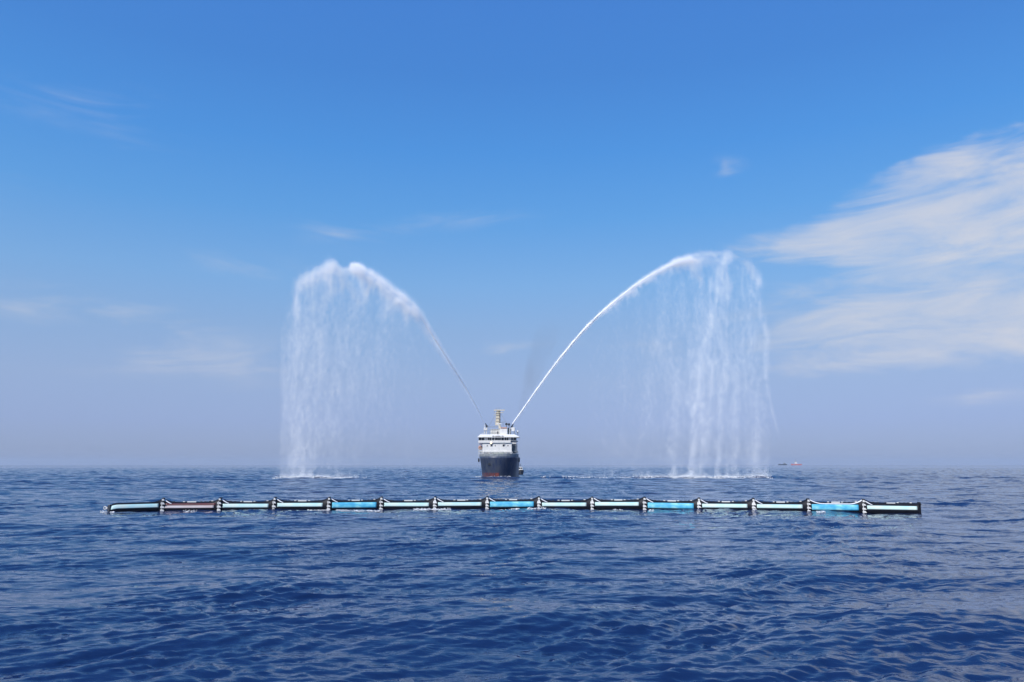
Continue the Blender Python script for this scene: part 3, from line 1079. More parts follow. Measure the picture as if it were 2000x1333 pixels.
# mast: beige box tower with yards, dark ladder side, white radar
MA = 18.0
mt = MB()
xl_, zt_ = SP(966.4, 801.5, MA)
xr_, zb_ = SP(973.2, 831, MA)
mt.hexa([(xl_ - 0.3, MA, zb_), (xr_, MA, zb_), (xr_, MA + 1.4, zb_), (xl_ - 0.3, MA + 1.4, zb_)], [(xl_ + 0.25, MA + 0.2, zt_), (xr_, MA + 0.2, zt_), (xr_, MA + 1.2, zt_), (xl_ + 0.25, MA + 1.2, zt_)])
mast = part("mast", mt, M_BEIGE, ship, False, 0.05)
ln = MB()
xx0, _ = SP(973.4, 815, MA)
ln.box(xx0, xx0 + 0.38, MA - 0.1, MA + 0.5, zb_, zt_ + 0.1)
part("cable_trunk", ln, M_DARK, mast)
yd = MB()
for (x0, x1, yy, hh) in ((962.8, 983.6, 801.6, 0.22), (964.0, 981.0, 806.5, 0.12), (961.5, 974, 810.8, 0.1), (963.8, 975, 817, 0.1), (963.5, 974, 823, 0.1)):
    a_, z_ = SP(x0, yy, MA)
    b_, _ = SP(x1, yy, MA)
    yd.box(a_, b_, MA - 0.2, MA - 0.01, z_ - hh, z_ + hh)
part("yards", yd, M_BEIGE, mast)
at_ = MB()
for xx, y0_, y1_ in ((963.4, 801, 807.5), (980.5, 801, 806), (983, 799.5, 803), (968, 796.5, 801), (972.5, 796, 801)):
    a_, z1_ = SP(xx, y0_, MA)
    _, z0_ = SP(xx, y1_, MA)
    at_.bar((a_, MA - 0.1, z0_), (a_, MA - 0.1, z1_), 0.06, 6)
part("aerials", at_, M_GREY, mast)
rd = MB()
xx0, z1_ = SP(967.5, 827.2, MA - 1)
xx1, z0_ = SP(977.5, 829.3, MA - 1)
rd.box(xx0, xx1, MA - 1.4, MA - 0.9, z0_, z1_)
rd.bar(((xx0 + xx1) / 2, MA - 1.15, z0_ - 0.7), ((xx0 + xx1) / 2, MA - 1.15, z0_), 0.22, 8)
part("radar_scanner", rd, M_WHITE, mast, False, 0.04)
rd = MB()
a_, z_ = SP(980.5, 824.5, MA)
rd.bar((a_, MA, z_ - 1.6), (a_, MA, z_), 0.06, 6).bar((a_ - 1.1, MA, z_ - 0.2), (a_ + 1.1, MA, z_ + 0.05), 0.08, 6)
part("second_radar", rd, M_GREY, mast)
wires = MB()
top = (xl_ + 0.9, MA + 0.5, zt_)
for q in ((-6.5, TA + 1.0, zroof), (-7.2, TA + 4, zroof), (6.4, TA + 1.0, zroof), (0.4, 2.0, DECK + 2.2), (7.0, TA + 4, zroof)):
    wires.bar(top, q, 0.035, 4)
part("stay_wires", wires, M_GREY, mast)
# small dome right of the bridge top
a_, z_ = SP(1009, 843.5, TA + 3)
dm = MB()
dm.loft([[(a_ + r_ * math.cos(t), TA + 3 + r_ * math.sin(t), z_ + h_) for t in [2 * math.pi * k / 12 for k in range(12)]] for r_, h_ in ((0.2, -1.4), (0.22, -0.4), (0.5, -0.3), (0.55, 0.0), (0.4, 0.3), (0.12, 0.44))])
part("antenna_dome", dm, M_WHITE, ship, True)
# funnel behind, where the smoke leaves
fu = MB()
a_, z1_ = SP(1009, 838, 34)
fu.hexa([(4.5, 33, DECK), (7.0, 33, DECK), (7.0, 37, DECK), (4.5, 37, DECK)], [(4.8, 33.4, 15.8), (6.7, 33.4, 15.8), (6.7, 36.6, 15.8), (4.8, 36.6, 15.8)])
part("funnel", fu, M_WHITE2, ship, False, 0.05)

# ------------------------------------------------------------------ workboat beyond the ship's side
WB = on_water(1017.8, 928.0)
wb = thing("workboat", "small dark workboat half hidden behind the big ship's stern quarter", "workboat", loc=(WB.x, WB.y, 0), rz=R(4))
rings = []
for (y, b, dk) in ((0.0, 0.05, 2.5), (0.6, 0.75, 2.35), (1.6, 1.3, 2.15), (3.2, 1.55, 1.95), (7, 1.6, 1.8), (10, 1.5, 1.8)):
    rings.append([(-b, y, dk), (-b * 0.95, y, 0.9), (-b * 0.55, y, -0.4), (b * 0.55, y, -0.4), (b * 0.95, y, 0.9), (b, y, dk)])
mb = MB().loft(rings)
wh = part("hull", mb, M_DARK, wb)
rub = MB()
for s in (-1, 1):
    pts = [(s * 0.1, -0.05, 2.4), (s * 0.85, 0.6, 2.25), (s * 1.42, 1.6, 2.05), (s * 1.68, 3.2, 1.85), (s * 1.72, 7, 1.7), (s * 1.6, 10, 1.7)]
    for a, b in zip(pts, pts[1:]):
        rub.bar(a, b, 0.16, 8)
part("rubbing_strake", rub, M_RUBBER, wb)
mb = MB().hexa([(-1.1, 3.2, 1.95), (1.1, 3.2, 1.95), (1.1, 6.2, 1.85), (-1.1, 6.2, 1.85)], [(-0.95, 3.7, 4.0), (0.95, 3.7, 4.0), (0.95, 6.1, 4.0), (-0.95, 6.1, 4.0)])
wc = part("cabin", mb, M_WHITE2, wb, False, 0.06)
for (x0, x1) in ((-0.82, -0.1), (0.1, 0.82)):
    part("window", MB().hexa([(x0, 3.42, 3.0), (x1, 3.42, 3.0), (x1, 3.52, 3.0), (x0, 3.52, 3.0)], [(x0, 3.56, 3.65), (x1, 3.56, 3.65), (x1, 3.66, 3.65), (x0, 3.66, 3.65)]), M_GLASS, wc)
mb = MB().bar((0, 5, 4.0), (0, 5, 5.6), 0.07, 8).box(-0.6, 0.6, 4.9, 5.1, 4.7, 4.85)
part("mast", mb, M_DARK, wb)

# ------------------------------------------------------------------ ships on the horizon
def far_ship(name, label, px_, dist, length, paint, tower_at, heights, white):
    p_ = at_depth(px_, 909, dist)
    t_ = thing(name, label, "ship", loc=(p_.x, dist, 0), group="distant ships on the horizon")
    L_ = length / 2
    rings = []
    for (x, b, dk) in ((-L_, 3, 9.5), (-L_ * 0.9, 6.5, 8.6), (-L_ * 0.4, 7.5, 7.2), (L_ * 0.6, 7.5, 7.4), (L_, 6.5, 8.2)):
        rings.append([(x, -b, dk), (x, -b * 0.85, 0.5), (x, -b * 0.5, -2), (x, b * 0.5, -2), (x, b * 0.85, 0.5), (x, b, dk)])
    t_.scale = (1.0, 1.0, 1.05)
    h_ = part("hull", MB().loft(rings), paint, t_)
    x0 = tower_at
    mb = MB().box(x0 - 7, x0 + 9, -6, 6, 7.4, heights[0]).box(x0 - 5, x0 + 6, -5, 5, heights[0] + 0.004, heights[1])
    part("superstructure", mb, white, t_, False, 0.2)
    part("bridge_windows", MB().box(x0 - 5.1, x0 + 6.1, -5.1, 5.1, heights[1] - 2.2, heights[1] - 1.0), M_GLASS, t_)
    if heights[2]:
        part("mast", MB().bar((x0, 0, heights[1]), (x0, 0, heights[2]), 0.9, 8, 0.4).box(x0 - 3, x0 + 3, -0.3, 0.3, heights[2] - 6, heights[2] - 5), M_GREY, t_)
    return t_


M_FARRED = material("faded_red_hull", (0.62, 0.09, 0.05), 0.6, 0, 0.2, 0.1)
far_ship("distant_ship", "tiny dark grey ship low on the horizon beside a red hulled ship", 1528.5, 5600, 58, M_DARK, 14, (11, 15, 0), M_GREY)
far_ship("distant_ship", "tiny red hulled ship with tall white superstructure on the horizon", 1555.5, 5500, 72, M_FARRED, -4, (16, 25, 46), M_WHITE)


# ------------------------------------------------------------------ water jets
def drop_material():
    m = bpy.data.materials.new("water_drops")
    m.use_nodes = True
    nt = m.node_tree
    nt.nodes.clear()
    o = nt.nodes.new("ShaderNodeOutputMaterial")
    d_ = nt.nodes.new("ShaderNodeBsdfDiffuse")
    d_.inputs["Color"].default_value = (0.985, 0.988, 0.99, 1)
    nt.links.new(d_.outputs[0], o.inputs[0])
    return m


M_DROP = drop_material()


def to_world(px_, py_, Y):
    """arrays of photograph pixels and true depths to points"""
    dx, dy = (px_ - 1000.0) / FPX, (666.5 - py_) / FPX
    c, s = math.cos(TILT), math.sin(TILT)
    ry, rz = c - dy * s, s + dy * c
    t = Y / ry
    return np.stack([dx * t, Y, CAM_H + rz * t], -1)


def drops_mesh(name, P, D, length, radius):
    """stretched water drops: four faced slivers along their direction of travel"""
    n = len(P)
    D = D / np.linalg.norm(D, axis=1, keepdims=True)
    up = np.where(np.abs(D[:, 1:2]) < 0.8, np.array([[0, 1.0, 0]]), np.array([[1.0, 0, 0]]))
    U = np.cross(D, up)
    U /= np.linalg.norm(U, axis=1, keepdims=True)
    W = np.cross(D, U)
    ph = RNG.uniform(0, 2 * np.pi, n)[:, None]
    r_ = radius[:, None]
    h_ = length[:, None] * 0.5
    vs = [P - D * h_]
    for k in range(3):
        a = ph + 2 * np.pi * k / 3
        vs.append(P + U * np.cos(a) * r_ + W * np.sin(a) * r_ + D * h_ * (0.15 + 0.42 * k))
    Vv = np.stack(vs, 1).reshape(-1, 3)
    base = (np.arange(n) * 4)[:, None]
    tri = np.array([[0, 2, 1], [0, 3, 2], [0, 1, 3], [1, 2, 3]])
    Ff = (base[:, :, None] + tri[None]).reshape(-1, 3)
    return np_mesh(name, Vv, Ff, 3, M_DROP, False)


def poly(pts):
    return np.array(pts, dtype=float)


def along(pl, s):
    """point and direction on a polyline (Catmull-Rom) at s in 0..1"""
    n = len(pl) - 1
    q = np.clip(s, 0, 0.99999) * n
    i = q.astype(int)
    f = (q - i)[:, None]
    p0, p1, p2, p3 = pl[np.maximum(i - 1, 0)], pl[i], pl[i + 1], pl[np.minimum(i + 2, n)]
    p = 0.5 * ((2 * p1) + (-p0 + p2) * f + (2 * p0 - 5 * p1 + 4 * p2 - p3) * f ** 2 + (-p0 + 3 * p1 - 3 * p2 + p3) * f ** 3)
    return p, p2 - p1


PXM = 0.2                                 # metres to a photograph pixel at the jets
PUFF = 16                                 # drops in one puff
DAREA = 12 * 0.2 * 0.0085 * 0.8 / PXM ** 2   # picture area covered by one puff


class Spray:
    gain = 1.0

    def __init__(self):
        self.p, self.d, self.y, self.k = [], [], [], []

    def push(self, p, d, y, size=1.0):
        n = len(p)
        self.p.append(p)
        self.d.append(d)
        self.y.append(np.broadcast_to(y, (n,)).astype(float))
        self.k.append(RNG.lognormal(0, 0.18, n) * size)

    def strand(self, pts, w0, w1, o0, o1, depth=3.0, Y=299.0, clump=0.5, size=1.0, bias=0.0):
        """a falling strand of drops: half width w and opacity o from its head to its foot"""
        pl = poly(pts)
        L_ = np.sum(np.hypot(*np.diff(pl, axis=0).T))
        foot = 0.0 if pts[-1][1] > 925 else 0.14
        op = lambda v: (o0 + (o1 - o0) * v) * min(1.0, 0.05 + v / 0.12) * (min(1.0, 0.05 + (1 - v) / foot) if foot else 1.0)
        ss = np.linspace(0, 1, 60)
        a = np.mean([op(v) * 2.2 * (w0 + (w1 - w0) * v) for v in ss]) * L_
        n = int(a / DAREA * (1 + clump * 0.6) * self.gain)
        if n < 3:
            return
        s = RNG.uniform(0, 1, n * 3)
        den = np.array([op(v) * (w0 + (w1 - w0) * v) for v in ss])
        keep = RNG.uniform(0, den.max(), n * 3) < np.interp(s, ss, den)
        s = s[keep][:n]
        # uneven along the strand
        ph = RNG.uniform(0, 6.28, 4)
        wob = 1 - clump * 0.5 * (1 + np.sin(s * L_ / 17 + ph[0]) * np.sin(s * L_ / 41 + ph[1]))
        s = s[RNG.uniform(0, 1, len(s)) < wob]
        p, d = along(pl, s)
        w = w0 + (w1 - w0) * s
        off = RNG.normal(0, 0.62, len(s))
        off = off + bias * np.abs(off)
        sway = np.sin(s * L_ / 30 + ph[2]) * 0.25 + np.sin(s * L_ / 11 + ph[3]) * 0.12
        nrm = np.stack([-d[:, 1], d[:, 0]], -1)
        nrm /= np.maximum(np.linalg.norm(nrm, axis=1, keepdims=True), 1e-6)
        p = p + nrm * ((off + sway) * w)[:, None]
        self.push(p, d + RNG.normal(0, 0.12, d.shape) * np.linalg.norm(d, axis=1, keepdims=True), Y + RNG.normal(0, depth, len(s)), size)

    def build(self, name, parent):
        p, d, y = np.concatenate(self.p), np.concatenate(self.d), np.concatenate(self.y)
        k = np.concatenate(self.k)
        P = to_world(p[:, 0], p[:, 1], y)
        rag = fractal(p[:, 0] / 5, p[:, 1] / 24 + p[:, 0] / 60) * 0.55 + fractal(p[:, 0] / 26 + 50, p[:, 1] / 75) * 0.45
        ok = (P[:, 2] > 0.3) & (RNG.uniform(0, 1, len(P)) < np.clip(0.62 + (rag - 0.5) * 1.25, 0.25, 1.0))
        P, d, k = P[ok], d[ok], k[ok]
        D = np.stack([d[:, 0], RNG.normal(0, 0.08, len(P)) * np.hypot(d[:, 0], d[:, 1]), -d[:, 1]], -1)
        D /= np.linalg.norm(D, axis=1, keepdims=True)
        # turn the puff's long axis to the direction of travel, then spin it at random
        rot = np.stack([np.zeros(len(P)), np.arccos(np.clip(D[:, 2], -1, 1)), np.arctan2(D[:, 1], D[:, 0])], -1)
        me = bpy.data.meshes.new(name)
        me.vertices.add(len(P))
        me.vertices.foreach_set("co", P.astype(np.float32).ravel())
        at = me.attributes.new("rot", 'FLOAT_VECTOR', 'POINT')
        at.data.foreach_set("vector", rot.astype(np.float32).ravel())
        at = me.attributes.new("size", 'FLOAT', 'POINT')
        at.data.foreach_set("value", k.astype(np.float32))
        at = me.attributes.new("spin", 'FLOAT', 'POINT')
        at.data.foreach_set("value", RNG.uniform(0, 6.283, len(P)).astype(np.float32))
        me.materials.append(M_DROP)
        o = child_at_world(name, me, parent)
        o["kind"] = "stuff"
        md = o.modifiers.new("drops", 'NODES')
        md.node_group = spray_group()
        return len(P)


NOISE_GRID = RNG.uniform(0, 1, (256, 256))


def fractal(u, v):
    """smooth lattice noise in three octaves, 0..1"""
    t, a, w = 0, 1.0, 0
    for k in range(3):
        i, j = np.floor(u).astype(int), np.floor(v).astype(int)
        fu, fv = u - i, v - j
        fu, fv = fu * fu * (3 - 2 * fu), fv * fv * (3 - 2 * fv)
        g = lambda a_, b_: NOISE_GRID[a_ % 256, b_ % 256]
        t = t + a * ((g(i, j) * (1 - fu) + g(i + 1, j) * fu) * (1 - fv) + (g(i, j + 1) * (1 - fu) + g(i + 1, j + 1) * fu) * fv)
        w += a
        a *= 0.6
        u, v = u * 2.1 + 17, v * 2.1 + 5
    return np.clip(0.5 + (t / w - 0.5) * 1.5, 0, 1)


def spray_group():
    """each point becomes a loose puff of many fine drops"""
    g = bpy.data.node_groups.get("fine_drops")
    if g:
        return g
    g = bpy.data.node_groups.new("fine_drops", 'GeometryNodeTree')
    g.interface.new_socket("Geometry", in_out='INPUT', socket_type='NodeSocketGeometry')
    g.interface.new_socket("Geometry", in_out='OUTPUT', socket_type='NodeSocketGeometry')
    N, Lk = g.nodes, g.links
    gi, go = N.new("NodeGroupInput"), N.new("NodeGroupOutput")
    pts = N.new("GeometryNodePoints")
    pts.inputs["Count"].default_value = PUFF
    rv = N.new("FunctionNodeRandomValue")
    rv.data_type = 'FLOAT_VECTOR'
    rv.inputs[0].default_value = (-0.6, -0.6, -1.0)
    rv.inputs[1].default_value = (0.6, 0.6, 1.0)
    Lk.new(rv.outputs[0], pts.inputs["Position"])
    cone = N.new("GeometryNodeMeshCone")
    cone.inputs["Vertices"].default_value = 3
    cone.inputs["Radius Top"].default_value = 0.0
    cone.inputs["Radius Bottom"].default_value = 0.0075
    cone.inputs["Depth"].default_value = 0.2
    rr = N.new("FunctionNodeRandomValue")
    rr.data_type = 'FLOAT_VECTOR'
    rr.inputs[0].default_value = (-0.25, -0.25, 0)
    rr.inputs[1].default_value = (0.25, 0.25, 6.28)
    ip = N.new("GeometryNodeInstanceOnPoints")
    Lk.new(pts.outputs[0], ip.inputs["Points"])
    Lk.new(cone.outputs["Mesh"], ip.inputs["Instance"])
    Lk.new(rr.outputs[0], ip.inputs["Rotation"])
    rl_ = N.new("GeometryNodeRealizeInstances")
    Lk.new(ip.outputs[0], rl_.inputs[0])
    sm = N.new("GeometryNodeSetMaterial")
    sm.inputs["Material"].default_value = M_DROP
    Lk.new(rl_.outputs[0], sm.inputs["Geometry"])
    ss_ = N.new("GeometryNodeSetShadeSmooth")
    ss_.inputs["Shade Smooth"].default_value = False
    Lk.new(sm.outputs[0], ss_.inputs[0])
    ip2 = N.new("GeometryNodeInstanceOnPoints")
    Lk.new(gi.outputs[0], ip2.inputs["Points"])
    Lk.new(ss_.outputs[0], ip2.inputs["Instance"])
    na = N.new("GeometryNodeInputNamedAttribute")
    na.data_type = 'FLOAT_VECTOR'
    na.inputs[0].default_value = "rot"
    nb = N.new("GeometryNodeInputNamedAttribute")
    nb.data_type = 'FLOAT'
    nb.inputs[0].default_value = "size"
    nc_ = N.new("GeometryNodeInputNamedAttribute")
    nc_.data_type = 'FLOAT'
    nc_.inputs[0].default_value = "spin"
    Lk.new(na.outputs[0], ip2.inputs["Rotation"])
    Lk.new(nb.outputs[0], ip2.inputs["Scale"])
    cx_ = N.new("ShaderNodeCombineXYZ")
    Lk.new(nc_.outputs[0], cx_.inputs[2])
    ri = N.new("GeometryNodeRotateInstances")
    Lk.new(ip2.outputs[0], ri.inputs["Instances"])
    Lk.new(cx_.outputs[0], ri.inputs["Rotation"])
    Lk.new(ri.outputs[0], go.inputs[0])
    return g


def stream_mesh(name, pts, halfw, Y0, Y1, end_rag=0.25, nseg=260, nr=10):
    """the solid core of a jet: a ragged tapered body of water"""
    pl = poly(pts)
    s = np.linspace(0, 1, nseg)
    p, d = along(pl, s)
    Y = Y0 + (Y1 - Y0) * s
    C = to_world(p[:, 0], p[:, 1], Y)
    T = np.gradient(C, axis=0)
    T /= np.linalg.norm(T, axis=1, keepdims=True)
    U = np.cross(T, np.array([[0, 1.0, 0]]))
    U /= np.linalg.norm(U, axis=1, keepdims=True)
    W = np.cross(T, U)
    w = np.interp(s, np.linspace(0, 1, len(halfw)), halfw) * PXM
    rows = []
    for k in range(nr):
        a = 2 * np.pi * k / nr
        rough = 1 + (0.10 + end_rag * s) * RNG.normal(0, 1, nseg)
        rough = np.maximum(0.25, np.convolve(np.pad(rough, 1, mode='edge'), np.ones(3) / 3, mode='valid'))
        rows.append(C + (U * math.cos(a) + W * math.sin(a)) * (w * rough)[:, None])
    Vv = np.stack(rows, 1).reshape(-1, 3)
    i = np.arange(nseg - 1)[:, None] * nr
    j = np.arange(nr)[None, :]
    jn = (j + 1) % nr
    Ff = np.stack([i + j, i + jn, i + nr + jn, i + nr + j], -1).reshape(-1, 4)
    return np_mesh(name, Vv, Ff, 4, M_DROP, True)


YN = SHIP_Y + TA + 2
nzr = NOZ_R + Vector((BOW.x, BOW.y, 0))
nzl = NOZ_L + Vector((BOW.x, BOW.y, 0))


def px_of(p):
    c, s = math.cos(TILT), math.sin(TILT)
    z = p.z - CAM_H
    f_, u_ = p.y * c + z * s, -p.y * s + z * c
    return 1000 + p.x / f_ * FPX, 666.5 - u_ / f_ * FPX


R0 = px_of(nzr)
L0P = px_of(nzl)
# ---- right jet
jet_r = thing("water_jet", "tight white water jet arching right from the ship and breaking into thin streaks", "water jet",
              loc=(nzr.x, nzr.y, nzr.z), group="fire monitor water jets")
RC = [R0, (1020, 802), (1048, 762), (1080, 718), (1110, 680), (1145, 640), (1180, 606), (1215, 577), (1250, 551), (1285, 529), (1320, 512), (1352, 505)]


def child_at_world(name, me, parent):
    o = place(name, me, parent)
    o.location = -parent.location
    return o


child_at_world("jet_stream", stream_mesh("jet_stream", RC, [1.2, 1.5, 1.7, 1.9, 2.0, 1.7, 1.1, 0.6, 0.25], YN, 302, 0.7), jet_r)
sp = Spray()
rc = poly(RC)
YR = lambda s: YN + (302 - YN) * s
# frayed drops round the stream, hanging below it more and more
n = 30000
s = RNG.beta(1.9, 1.1, n)
p, d = along(rc, s)
lump = 0.8 + 0.9 * np.clip(np.sin(s * 61) * np.sin(s * 143 + 1) + 0.3 * np.sin(s * 290), -0.6, 1) * s
off = np.where(RNG.uniform(0, 1, n) < 0.55, RNG.normal(0, 0.55, n) * (1.6 + 3.2 * s) * (0.7 + 0.5 * lump), np.abs(RNG.normal(0, 1, n)) * (1.0 + 9 * s ** 2) * lump)
p = p + np.stack([0.35 * off, 0.9 * off], -1)
sp.push(p, d + RNG.normal(0, 4, d.shape), YR(s) + RNG.normal(0, 1, n) * (0.3 + 1.2 * s), 0.7)
# streamers peeling off the underside
for k in range(46):
    s0 = RNG.uniform(0.5, 1.0)
    q, dd = along(rc, np.array([s0]))
    q, dd = q[0] + (0, 2), dd[0] / np.hypot(*dd[0])
    ln_ = RNG.uniform(18, 60)
    e1 = q + dd * ln_ * 0.6 + np.array([0, ln_ * 0.12])
    e2 = q + dd * ln_ * 0.75 + np.array([-ln_ * 0.05, ln_ * 0.5])
    sp.strand([q, e1, e2] if RNG.uniform() < 0.5 else [q, q + dd * ln_ * 0.3 + (0, ln_ * 0.08), q + dd * ln_ * 0.5 + (0, ln_ * 0.25)], 2.0, RNG.uniform(2.5, 6), 0.55, 0.05, 1.5, 302, 0.4)
sp.gain = 1.25
# broken head of the arch
for pts, w0, w1, o0, o1 in [
    ([(1312, 514), (1350, 503), (1392, 499), (1430, 494)], 6, 7, 0.7, 0.4),
    ([(1320, 520), (1360, 512), (1400, 506), (1428, 500)], 10, 12, 0.4, 0.25),
    ([(1428, 495), (1418, 515), (1402, 545), (1398, 575)], 9, 12, 0.45, 0.3),
    ([(1400, 502), (1408, 530), (1422, 560), (1408, 590)], 9, 10, 0.4, 0.3),
    ([(1352, 505), (1355, 530), (1372, 548), (1362, 560)], 7, 7, 0.5, 0.1),
    ([(1375, 505), (1360, 525), (1350, 545)], 9, 8, 0.3, 0.15),
    ([(1428, 496), (1452, 510), (1472, 526), (1482, 545), (1478, 566)], 8, 9, 0.2, 0.22),
    ([(1440, 510), (1462, 530), (1470, 560), (1466, 578)], 14, 12, 0.16, 0.14),
    ([(1455, 515), (1478, 540), (1482, 560)], 8, 7, 0.2, 0.18),
]:
    sp.strand(pts, w0, w1, o0, o1, 4.5, 300, 0.45)
sp.gain = 0.56
# long strands down to the water
for pts, w0, w1, o0, o1 in [
    ([(1406, 560), (1396, 620), (1384, 680), (1366, 740), (1360, 800), (1355, 870), (1349, 934)], 13, 6, 0.22, 0.34),
    ([(1416, 515), (1412, 640), (1414, 720), (1409, 800), (1403, 880), (1400, 935)], 12, 6, 0.24, 0.26),
    ([(1404, 540), (1388, 640), (1368, 690), (1362, 760)], 9, 5, 0.3, 0.3),
    ([(1364, 515), (1358, 640), (1352, 720), (1347, 800)], 14, 14, 0.12, 0.08),
    ([(1480, 565), (1486, 620), (1497, 655), (1498, 700), (1495, 740)], 6, 5, 0.14, 0.42),
    ([(1495, 730), (1500, 770), (1510, 810), (1520, 852)], 4, 3, 0.36, 0.14),
    ([(1462, 530), (1470, 700), (1476, 820), (1480, 934)], 24, 14, 0.07, 0.16),
    ([(1428, 520), (1432, 700), (1438, 820), (1430, 934)], 14, 8, 0.1, 0.18),
    ([(1390, 530), (1380, 740), (1374, 850), (1368, 934)], 18, 6, 0.12, 0.26),
    ([(1335, 516), (1320, 700), (1318, 820), (1316, 934)], 22, 10, 0.07, 0.16),
    ([(1306, 526), (1282, 680), (1268, 780), (1264, 860)], 16, 12, 0.09, 0.07),
    ([(1320, 860), (1317, 900), (1314, 934)], 3, 3, 0.05, 0.3),
    ([(1352, 860), (1349, 900), (1346, 934)], 4, 4, 0.1, 0.45),
    ([(1400, 850), (1402, 900), (1403, 934)], 4, 5, 0.05, 0.35),
    ([(1420, 860), (1419, 900), (1420, 934)], 3, 4, 0.05, 0.3),
    ([(1470, 850), (1476, 895), (1486, 934)], 6, 12, 0.05, 0.32),
    ([(1500, 870), (1498, 905), (1496, 934)], 6, 6, 0.02, 0.14),
    ([(1245, 850), (1240, 900), (1238, 934)], 10, 10, 0.02, 0.1),
    ([(1205, 820), (1203, 880), (1200, 934)], 14, 14, 0.01, 0.07),
]:
    sp.strand(pts, w0 * 0.85, w1, o0 * 1.25, o1 * 1.2, 3.0, 299, 0.3)
# thin random strands everywhere under the arch
for k in range(95):
    u = RNG.uniform()
    x0 = RNG.uniform(1180, 1330) if u < 0.28 else RNG.normal(1400, 52)
    x0 = min(x0, 1490)
    y_arc = np.interp(x0, [1180, 1215, 1250, 1285, 1320, 1430, 1460, 1490], [610, 580, 555, 532, 515, 500, 515, 560])
    y0 = y_arc + RNG.uniform(0, 1) ** 1.6 * 250
    y1 = min(934, y0 + RNG.uniform(90, 330))
    dr = RNG.normal(-8, 10) * (y1 - y0) / 300
    xm = x0 + dr * 0.4 + RNG.normal(0, 3)
    o = RNG.uniform(0.04, 0.13) * (0.5 if x0 < 1330 else 1.1)
    sp.strand([(x0, y0), (xm, (y0 + y1) / 2), (x0 + dr, y1)], RNG.uniform(2.5, 9), RNG.uniform(2.5, 9), o, o * RNG.uniform(0.2, 1), 4.0, 299, 0.6, size=0.85)
# even mist
n = 27000
x = RNG.uniform(1150, 1505, n)
y_arc = np.interp(x, [1150, 1180, 1215, 1250, 1285, 1320, 1430, 1460, 1490, 1505], [650, 612, 585, 560, 540, 522, 510, 522, 580, 640])
y = y_arc + (934 - y_arc) * RNG.uniform(0, 1, n) ** 0.9
keep = RNG.uniform(0, 1, n) < np.interp(x, [1150, 1260, 1340, 1400, 1480, 1505], [0.15, 0.4, 0.85, 1, 0.8, 0.3])
x, y = x[keep], y[keep]
sp.push(np.stack([x, y], -1), np.stack([RNG.normal(-0.05, 0.1, len(x)), np.ones(len(x))], -1), 299 + RNG.normal(0, 5, len(x)), 0.8)
n = 6500
x = np.concatenate([RNG.uniform(1240, 1505, n // 2), RNG.normal(1380, 45, n // 3), RNG.uniform(1110, 1505, n - n // 2 - n // 3)])
y = 934.5 - np.abs(RNG.normal(0, 6, n)) * (0.25 + 1.2 * fractal(x / 9, x * 0) ** 2)
sp.push(np.stack([x, y], -1), np.stack([RNG.normal(0, 0.6, n), np.ones(n)], -1), 296 + RNG.normal(0, 3, n), 0.8)
cnt_r = sp.build("falling_spray", jet_r)

# ---- left jet
jet_l = thing("water_jet", "feathery broad water jet arching left from the ship and falling as a white curtain", "water jet",
              loc=(nzl.x, nzl.y, nzl.z), group="fire monitor water jets")
LC = [L0P, (936, 806), (924, 783), (905, 750), (880, 711), (850, 664), (822, 620), (802, 596), (772, 573), (737, 546), (706, 526), (686, 520)]
child_at_world("jet_stream", stream_mesh("jet_stream", LC[:7], [0.35, 0.45, 0.6, 0.75, 0.85, 0.8, 0.3], YN, 312, 0.5), jet_l)
sp = Spray()
lc = poly(LC)
n = 26000
s = RNG.beta(3.4, 1.35, n)
p, d = along(lc, s)
wid = np.interp(s, np.linspace(0, 1, 12), [1, 1.3, 1.8, 2.6, 4, 6.5, 9.5, 12, 13, 12, 9, 8])
off = RNG.normal(0, 0.55, n)
off = np.where(off < 0, off * 0.75, off * 1.5)
nrm = np.stack([d[:, 1], -d[:, 0]], -1)
nrm /= np.linalg.norm(nrm, axis=1, keepdims=True)
nrm *= np.where(nrm[:, 1:2] > 0, 1, -1)
p = p + nrm * (off * wid)[:, None]
d2 = d + RNG.normal(0, 5, d.shape)
sp.push(p, d2, YN + (302 - YN) * s + RNG.normal(0, 1, n) * (0.4 + 4.5 * s ** 2), 0.95)
for k in range(46):
    s0 = RNG.uniform(0.55, 1.0)
    q, dd = along(lc, np.array([s0]))
    q, dd = q[0] + (0, 5), dd[0] / np.hypot(*dd[0])
    ln_ = RNG.uniform(22, 75)
    sp.strand([q, q + dd * ln_ * 0.35 + (0, ln_ * 0.25), q + dd * ln_ * 0.5 + (0, ln_ * 0.8)], 4, RNG.uniform(5, 10), 0.34, 0.04, 2, 302, 0.4)
sp.gain = 1.4
